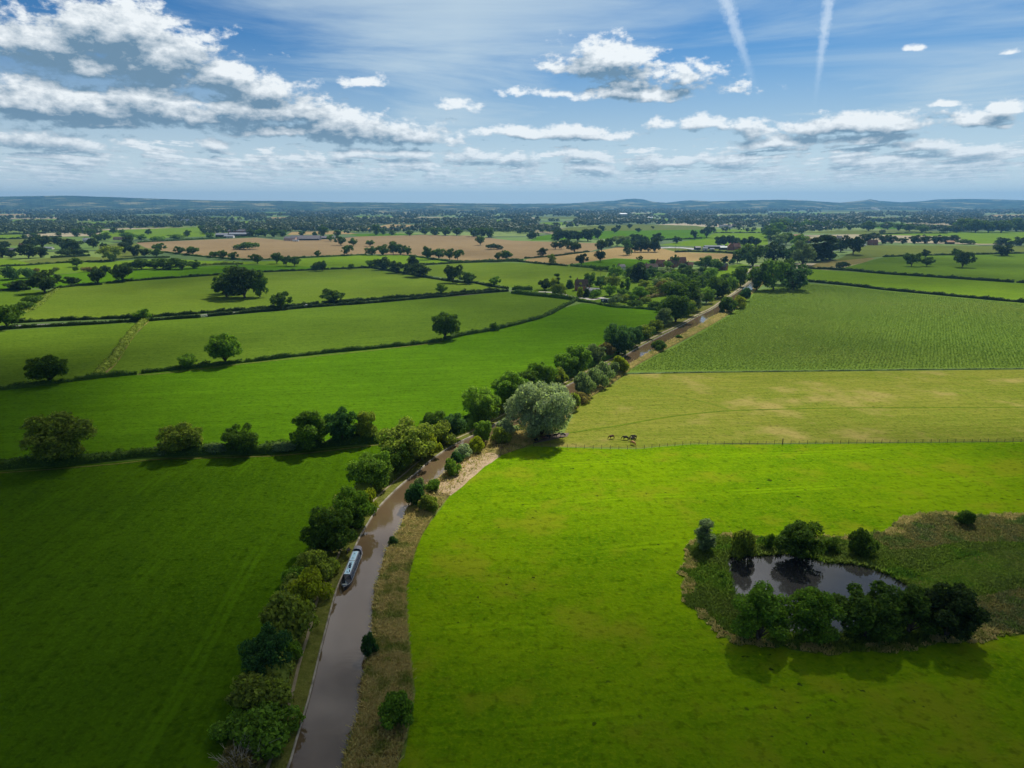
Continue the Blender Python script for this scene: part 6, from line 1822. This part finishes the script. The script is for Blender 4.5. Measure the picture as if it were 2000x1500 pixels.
HILL = hill_mat('wooded_hill', (0.006, 0.016, 0.007), (0.06, 0.09, 0.03), (0.24, 0.22, 0.10), 0.014)
ridge('hills', [(-400, 385), (0, 384), (60, 383), (130, 382), (210, 384.5), (300, 388), (400, 391), (460, 392), (560, 392.5), (680, 395), (800, 396), (900, 397), (1000, 398)], 8600, 1500, HILL, 1, 0.28, 'long low wooded ridge falling away from the left edge', 2600)
ridge('hills', [(560, 396), (700, 397), (1000, 398), (1200, 397), (1330, 396), (1400, 393), (1470, 391), (1530, 390), (1580, 392), (1640, 396), (1800, 396), (1900, 394.5), (2000, 392), (2400, 391)], 9300, 1400, HILL, 2, 0.28, 'low wooded ridge along the right of the horizon', 2000)
ridge('hills', [(1040, 400), (1110, 397.5), (1160, 394), (1200, 392), (1220, 389), (1240, 388), (1258, 389.5), (1275, 394), (1300, 396), (1330, 392.5), (1350, 391), (1400, 394), (1450, 399)], 10700, 700, HILL, 3, 0.02, 'far blue rounded hill on the horizon', 900)
ridge('hills', [(1600, 400), (1670, 393), (1690, 391), (1700, 389), (1715, 392), (1760, 395), (1800, 393), (1830, 389.5), (1890, 388.5), (1960, 389.5), (2000, 391), (2300, 393), (2420, 400)], 10600, 700, HILL, 4, 0.02, 'far blue hill line at the right end of the horizon', 900)

# ------------------------------------------------------------------ smoke, haze
def volume(name, density, color, aniso=0.2):
    m = bpy.data.materials.new(name)
    m.use_nodes = True
    t = NT(m.node_tree)
    t.n.clear()
    v = t.new('ShaderNodeVolumePrincipled', **{'Color': color, 'Density': density, 'Anisotropy': aniso})
    o = t.n.new('ShaderNodeOutputMaterial')
    t.l.new(v.outputs[0], o.inputs['Volume'])
    return m


sx0, sy0 = G(1722, 414.5)
sm = MB()
sm.tube([(0, 0, 3), (-3, 6, 9), (-14, 10, 17), (-34, 14, 26), (-62, 20, 32), (-84, 20, 35)], [2, 4, 6, 8, 8, 3], 12)
tag(link('smoke', sm.mesh('smoke', volume('smoke', 0.022, (0.95, 0.95, 0.97), 0.3), True), None, (sx0, sy0, 0)), 'wisp of white smoke rising from the far woods', kind='stuff')
HAZE_DENSITY, HAZE_COL = 8.6e-5, (0.17, 0.43, 0.74)
hz = link('haze', MB().box(-12200, 12200, -900, 12200, -1.5, 240).mesh('haze', volume('haze', HAZE_DENSITY, HAZE_COL)))
tag(hz, 'thin blue haze over the whole plain', kind='stuff')

# ------------------------------------------------------------------ unseen cloud sheet, added and shaped to darken the near fields and edges
sx, sy, sz = math.sin(SUN_AZ) * math.cos(SUN_EL), math.cos(SUN_AZ) * math.cos(SUN_EL), math.sin(SUN_EL)


def shade_cloud_mat():
    m, t = material('shade_cloud_body')
    P = t.n.new('ShaderNodeTexCoord').outputs['Object']
    s = t.sep(P)
    P = t.comb(t.m('MULTIPLY_ADD', s[2], -sx / sz, s[0]), t.m('MULTIPLY_ADD', s[2], -sy / sz, s[1]), 0.0)
    s = t.sep(P)
    n1 = t.noise(P, 0.0085, 5, 0.55)
    n2 = t.noise(P, 0.0032, 3, 0.5)
    # gap shaped to keep the pastures sunlit while the foot and sides darken
    wobx = t.m('ADD', s[0], t.m('MULTIPLY', t.m('SUBTRACT', n1, 0.5), 110.0))
    woby = t.m('ADD', s[1], t.m('MULTIPLY', t.m('SUBTRACT', n1, 0.5), 90.0))
    tb = t.ss(woby, 74, 204)
    skew = t.m('ADD', wobx, t.m('MULTIPLY', t.m('SUBTRACT', s[1], 200.0), 0.55))
    tl = t.m('MAXIMUM', t.ss(skew, -175, -30), t.ss(s[1], 290, 420))
    tr_ = t.m('MAXIMUM', t.ss(wobx, 170, 62, 0.38, 1.0), t.ss(s[1], 175, 250))
    T = t.m('MULTIPLY', t.m('MULTIPLY', tb, tl), tr_)
    far = t.ss(s[1], 260, 420, 0, 1)
    T = t.m('MULTIPLY', T, t.m('SUBTRACT', 1.0, t.m('MULTIPLY', far, t.ss(n2, 0.40, 0.62, 0.0, 0.55))))
    f = t.m('MULTIPLY', t.m('SUBTRACT', 1.0, T), 0.95)
    f = t.m('MULTIPLY', f, t.m('MULTIPLY', t.ss(s[1], 1250, 950), t.m('MAXIMUM', t.ss(s[0], -430, -330), t.ss(s[1], 230, 130))))
    f = t.m('SUBTRACT', 1.0, t.m('SQRT', t.m('SUBTRACT', 1.0, f)))     # two faces share the depth
    d1 = t.n.new('ShaderNodeBsdfTranslucent')
    d1.inputs['Color'].default_value = (0.4, 0.4, 0.42, 1)
    d2 = t.n.new('ShaderNodeBsdfDiffuse')
    d2.inputs['Color'].default_value = (0.8, 0.8, 0.8, 1)
    a = t.n.new('ShaderNodeMixShader')
    t.l.new(d1.outputs[0], a.inputs[1]); t.l.new(d2.outputs[0], a.inputs[2])
    a.inputs[0].default_value = 0.5
    tr = t.n.new('ShaderNodeBsdfTransparent')
    b = t.n.new('ShaderNodeMixShader')
    t.l.new(f, b.inputs[0]); t.l.new(tr.outputs[0], b.inputs[1]); t.l.new(a.outputs[0], b.inputs[2])
    finish(t, b.outputs[0])
    return m


CZ = 900.0
cl = link('cloud', None)
bpy.data.objects.remove(cl)
xs_, ys_ = np.linspace(-1700, 1700, 44), np.linspace(-1700, 1300, 40)
XX, YY = np.meshgrid(xs_, ys_)
cg = np.random.default_rng(8)
ZZ = cg.uniform(0, 22, XX.shape)
nx_, ny_ = len(xs_), len(ys_)
ed = (XX <= xs_[0]) | (XX >= xs_[-1]) | (YY <= ys_[0]) | (YY >= ys_[-1])
topv = np.column_stack([XX.ravel(), YY.ravel(), np.where(ed, 0, 30 + ZZ).ravel()])
botv = np.column_stack([XX.ravel(), YY.ravel(), np.where(ed, 0, -4 + ZZ * 0.2).ravel()])
f0 = np.array([(j * nx_ + i, j * nx_ + i + 1, (j + 1) * nx_ + i + 1, (j + 1) * nx_ + i) for j in range(ny_ - 1) for i in range(nx_ - 1)])
cm = mesh_np('added_shade_cloud', np.concatenate([topv, botv]), np.concatenate([f0, f0[:, ::-1] + len(topv)]), shade_cloud_mat(), True)
o = link('added_shade_cloud', cm, None, (sx / sz * CZ, sy / sz * CZ, CZ))
tag(o, 'unseen cloud sheet added overhead to darken the near fields and edges', kind='stuff')

# ------------------------------------------------------------------ sun and sky
sun = bpy.data.lights.new('sun', 'SUN')
sun.energy = 4.9
sun.angle = R(0.53)
sun.color = (1.0, 0.95, 0.86)
so = bpy.data.objects.new('sun', sun)
COL.objects.link(so)
so.rotation_euler = Vector((-sx, -sy, -sz)).to_track_quat('-Z', 'Y').to_euler()

CLOUDS = [  # photograph x, y, half width, half height, weight
    (95, 70, 95, 61.48, 1.22), (150, 45, 70, 47.7, 1.22), (225, 60, 115, 74.2, 1.34), (325, 105, 105, 61.48, 1.22), (430, 140, 95, 38.16, 1.22), (525, 165, 70, 25.44, 1.04), (180, 120, 110, 38.16, 1.22),
    (40, 185, 130, 50.88, 1.34), (190, 200, 140, 44.52, 1.34), (330, 210, 140, 38.16, 1.34), (480, 210, 110, 36.04, 1.22), (590, 215, 70, 31.8, 1.10), (690, 248, 130, 31.8, 1.22), (800, 264, 80, 19.08, 1.10), (560, 250, 160, 16.96, 0.98),
    (70, 268, 130, 25.44, 1.10), (210, 240, 110, 14.84, 0.98), (160, 282, 90, 12.72, 0.85),
    (707, 158, 36, 14, 0.95), (895, 199, 29, 13, 0.95), (424, 278, 40, 11, 1.00),
    (1185, 112, 92, 38.16, 1.28), (1245, 128, 48, 30, 1.00), (1225, 155, 36, 16, 0.80), (1345, 148, 50, 24, 0.95), (1270, 178, 150, 15.9, 0.85), (1080, 183, 90, 9, 0.65),
    (1045, 258, 110, 13.78, 1.10), (1155, 250, 34, 12, 1.00), (1180, 262, 54, 10, 0.95), (1390, 240, 110, 16.96, 0.92), (1460, 250, 46, 16, 0.80), (1510, 272, 60, 12.72, 0.92),
    (1630, 240, 82, 21.2, 1.28), (1760, 240, 78, 20.14, 1.22), (1700, 264, 120, 13.78, 1.10), (1790, 280, 70, 11.66, 1.10), (1950, 210, 42, 15, 1.05), (1915, 232, 58, 19, 1.00), (1960, 245, 40, 10, 0.80),
    (1137, 300, 44, 13, 1.00), (1165, 326, 52, 9, 0.90), (1020, 305, 38, 11, 0.95), (760, 300, 150, 11, 0.80), (930, 303, 90, 10, 0.85), (1300, 318, 80, 13, 0.90), (1420, 312, 90, 12, 0.85), (1660, 308, 46, 10, 0.80), (1900, 290, 90, 11.66, 0.92),
    (1790, 94, 18, 6, 0.70), (1975, 98, 26, 8, 0.75), (1852, 201, 20, 7, 0.70),
]


def azel(x, y):
    d = Vector(pdir(x, y)).normalized()
    return math.atan2(d.x, d.y), math.asin(d.z)


def cloud_field():
    """node group: direction as (azimuth, elevation) -> cloud density"""
    gt = bpy.data.node_groups.new('cloud_field', 'ShaderNodeTree')
    gt.interface.new_socket('P', in_out='INPUT', socket_type='NodeSocketVector')
    gt.interface.new_socket('D', in_out='OUTPUT', socket_type='NodeSocketFloat')
    gt.interface.new_socket('M', in_out='OUTPUT', socket_type='NodeSocketFloat')
    t = NT(gt)
    gi, go = t.n.new('NodeGroupInput'), t.n.new('NodeGroupOutput')
    P = gi.outputs[0]
    s = t.sep(P)
    # a little turbulence in where the cloud edges lie
    w = t.noise(t.v('MULTIPLY', P, (14, 26, 0)), 1.0, 2, 0.5, col=True)
    Pw = t.v('ADD', P, t.v('MULTIPLY', t.v('SUBTRACT', w, (0.5, 0.5, 0.5)), (0.05, 0.022, 0)))
    acc = None
    for (x, y, rx, ry, wt) in CLOUDS:
        c = azel(x, y)
        rx2 = 0.5 * abs(azel(x + rx, y)[0] - azel(x - rx, y)[0]) * 1.3
        ry2 = 0.5 * abs(azel(x, y + ry)[1] - azel(x, y - ry)[1]) * 1.25
        v = t.v('MULTIPLY', t.v('SUBTRACT', Pw, (c[0], c[1] - ry2 * 0.25, 0)), (1 / (rx2 * 1.12), 1 / (ry2 * 1.3), 0))
        v = t.v('MAXIMUM', v, t.v('MULTIPLY', v, (-1, -1.9, 0)))
        e = t.m('MULTIPLY_ADD', t.v('LENGTH', v), -wt, wt)
        acc = e if acc is None else t.m('MAXIMUM', acc, e)
    n1 = t.noise(t.v('MULTIPLY', P, (19, 33, 0)), 1.0, 9, 0.57, 0.2)
    n3 = t.noise(t.v('MULTIPLY', P, (75, 120, 0)), 1.0, 5, 0.6)
    # low deck seen edge on, in perspective
    den = t.m('ADD', s[1], 0.018)
    q = t.comb(t.m('DIVIDE', s[0], den), t.m('DIVIDE', 0.55, den), 0.0)
    n2 = t.noise(q, 1.7, 7, 0.6)
    lowm = t.m('MULTIPLY', t.ss(s[1], 0.105, 0.05), t.ss(s[1], 0.004, 0.03))
    low = t.m('MULTIPLY', t.m('SUBTRACT', n2, t.m('SUBTRACT', 0.78, t.m('MULTIPLY', lowm, 0.40))), 3.6)
    m_ = t.m('MAXIMUM', t.m('MAXIMUM', acc, -0.6), t.m('MINIMUM', low, 0.55))
    d = t.m('ADD', m_, t.m('MULTIPLY', t.m('SUBTRACT', n1, 0.5), 2.5))
    d = t.m('ADD', d, t.m('MULTIPLY', t.m('SUBTRACT', n3, 0.5), 1.3))
    t.l.new(d, go.inputs[0])
    t.l.new(acc, go.inputs[1])
    return gt


def build_world():
    w = bpy.data.worlds.new('World')
    S.world = w
    w.use_nodes = True
    t = NT(w.node_tree)
    t.n.clear()
    sky = t.n.new('ShaderNodeTexSky')
    sky.sky_type = 'NISHITA'
    sky.sun_disc = False
    sky.sun_elevation = SUN_EL
    sky.sun_rotation = SUN_AZ
    sky.altitude = 100
    sky.air_density = 1.0
    sky.dust_density = 0.6
    sky.ozone_density = 2.5
    base = t.v('SCALE', sky.outputs[0], scale=SKY_STRENGTH)
    base = t.v('MULTIPLY', base, (0.26, 0.63, 0.98))
    dirn = t.n.new('ShaderNodeTexCoord').outputs['Generated']
    s = t.sep(dirn)
    az = t.m('ARCTAN2', s[0], s[1])
    el = t.m('ARCSINE', s[2])
    P = t.comb(az, el, 0.0)
    gt = cloud_field()
    def field(vec):
        n = t.n.new('ShaderNodeGroup')
        n.node_tree = gt
        t.l.new(vec, n.inputs[0])
        return n.outputs[0], n.outputs[1]
    D, M = field(P)
    D2, M2 = field(t.v('ADD', P, t.comb(t.m('MULTIPLY_ADD', el, 0.022, 0.003), t.m('MULTIPLY_ADD', t.m('MAXIMUM', el, 0.0), 0.085, 0.005), 0.0)))
    # high veil of ice cloud, in long streaks
    den = t.m('ADD', t.m('MAXIMUM', el, 0.0), 0.12)
    q = t.comb(t.m('DIVIDE', az, den), t.m('DIVIDE', 0.5, den), 0.3)
    mp = t.n.new('ShaderNodeMapping')
    mp.inputs['Rotation'].default_value = (0, 0, R(-24))
    mp.inputs['Scale'].default_value = (0.55, 2.6, 1)
    t.l.new(q, mp.inputs['Vector'])
    veil = t.noise(mp.outputs[0], 0.95, 6, 0.62, 0.5)
    # thickest in a broad plume over the middle, thin at both sides
    c0_ = azel(900, 120)
    plume = t.m('MULTIPLY_ADD', t.m('ABSOLUTE', t.m('SUBTRACT', az, c0_[0])), -2.6, 0.62)
    c1_ = azel(1850, 190)
    pl2 = t.m('MULTIPLY_ADD', t.v('LENGTH', t.v('MULTIPLY', t.v('SUBTRACT', P, (c1_[0], c1_[1], 0)), (2.2, 7.0, 0))), -1.0, 0.75)
    pm = t.m('MAXIMUM', plume, pl2)
    v = t.ss(t.m('ADD', veil, t.m('MULTIPLY', pm, 0.34)), 0.39, 0.88, 0.0, 0.82)
    lowv = t.ss(el, 0.22, 0.03, 0.0, 0.8)
    v = t.m('MAXIMUM', v, lowv)
    col = t.mix(v, base, t.mix(t.ss(el, 0.12, 0.02), VEIL, (0.60, 0.70, 0.74)))
    # bright broken cloud added above the frame, for the water to mirror
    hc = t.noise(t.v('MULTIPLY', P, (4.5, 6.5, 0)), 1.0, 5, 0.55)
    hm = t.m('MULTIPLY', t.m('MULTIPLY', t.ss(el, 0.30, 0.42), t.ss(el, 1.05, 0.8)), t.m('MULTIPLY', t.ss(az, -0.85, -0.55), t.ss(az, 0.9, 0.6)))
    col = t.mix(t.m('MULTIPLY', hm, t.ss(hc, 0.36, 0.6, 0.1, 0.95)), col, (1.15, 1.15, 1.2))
    # two vapour trails
    for (x0, y0, x1, y1, w0, w1) in ((1404, -40, 1476, 172, 0.0125, 0.0042), (1624, -40, 1592, 196, 0.0095, 0.0036)):
        a, b = azel(x0, y0), azel(x1, y1)
        dx, dy = b[0] - a[0], b[1] - a[1]
        ln = math.hypot(dx, dy)
        rel = t.v('SUBTRACT', P, (a[0], a[1], 0))
        al = t.m('DIVIDE', t.v('DOT_PRODUCT', rel, (dx / ln, dy / ln, 0)), ln)
        ac = t.v('DOT_PRODUCT', rel, (dy / ln, -dx / ln, 0))
        nz = t.noise(t.v('MULTIPLY', P, (160, 160, 0)), 1.0, 4, 0.65)
        wid = t.lin(al, 0, 1, w0, w1)
        r = t.m('ADD', t.m('DIVIDE', t.m('ABSOLUTE', ac), wid), t.m('MULTIPLY', t.m('SUBTRACT', nz, 0.5), 1.6))
        f = t.m('MULTIPLY', t.ss(r, 1.15, 0.0, 0.0, 0.40), t.m('MULTIPLY', t.ss(al, 1.1, 0.35), t.ss(al, -0.5, -0.2)))
        col = t.mix(f, col, (0.72, 0.80, 0.86))
    alpha = t.ss(D, 0.0, 0.58)
    lit = t.m('MULTIPLY_ADD', t.m('SUBTRACT', D, D2), 0.72, 0.57)
    thick = t.ss(M2, 0.05, 0.75)
    lit = t.m('SUBTRACT', lit, t.m('MULTIPLY', thick, 0.42), None, True)
    cc = t.mix(t.lin(lit, 0.02, 1.0), CLOUD_DARK, CLOUD_LIT)
    farc = t.ss(el, 0.10, 0.015, 0.0, 0.42)
    cc = t.mix(farc, cc, (0.46, 0.58, 0.66))
    col = t.mix(t.m('MULTIPLY', alpha, t.ss(el, 0.005, 0.05, 0.55, 0.97)), col, cc)
    bg = t.n.new('ShaderNodeBackground')
    t.l.new(col, bg.inputs['Color'])
    bg.inputs['Strength'].default_value = 1.0
    o = t.n.new('ShaderNodeOutputWorld')
    t.l.new(bg.outputs[0], o.inputs['Surface'])
    w.cycles.sampling_method = 'MANUAL'
    w.cycles.sample_map_resolution = 512


SKY_STRENGTH = 0.058
VEIL = (0.46, 0.57, 0.64)
CLOUD_DARK, CLOUD_LIT = (0.13, 0.225, 0.32), (0.74, 0.78, 0.80)
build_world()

# ------------------------------------------------------------------ camera and render settings
cam = bpy.data.cameras.new('camera')
cam.sensor_width = 36.0
cam.sensor_fit = 'HORIZONTAL'
cam.lens = 36.0 * F / 2000.0
cam.clip_start, cam.clip_end = 0.5, 60000
co = bpy.data.objects.new('camera', cam)
COL.objects.link(co)
co.location = (0, 0, CAM_H)
co.rotation_euler = (math.pi / 2 - PITCH, 0, 0)
S.camera = co
S.view_settings.view_transform = 'Standard'
S.view_settings.look = 'None'
S.view_settings.exposure = 0.35
S.view_settings.gamma = 1.0
c = S.cycles
c.max_bounces = 6
c.diffuse_bounces = 2
c.glossy_bounces = 2
c.transmission_bounces = 3
c.volume_bounces = 0
c.transparent_max_bounces = 12
c.caustics_reflective = c.caustics_refractive = False
c.use_adaptive_sampling = False
c.adaptive_threshold = 0.02
c.use_denoising = True
c.denoiser = 'OPENIMAGEDENOISE'
c.denoising_input_passes = 'RGB_ALBEDO_NORMAL'
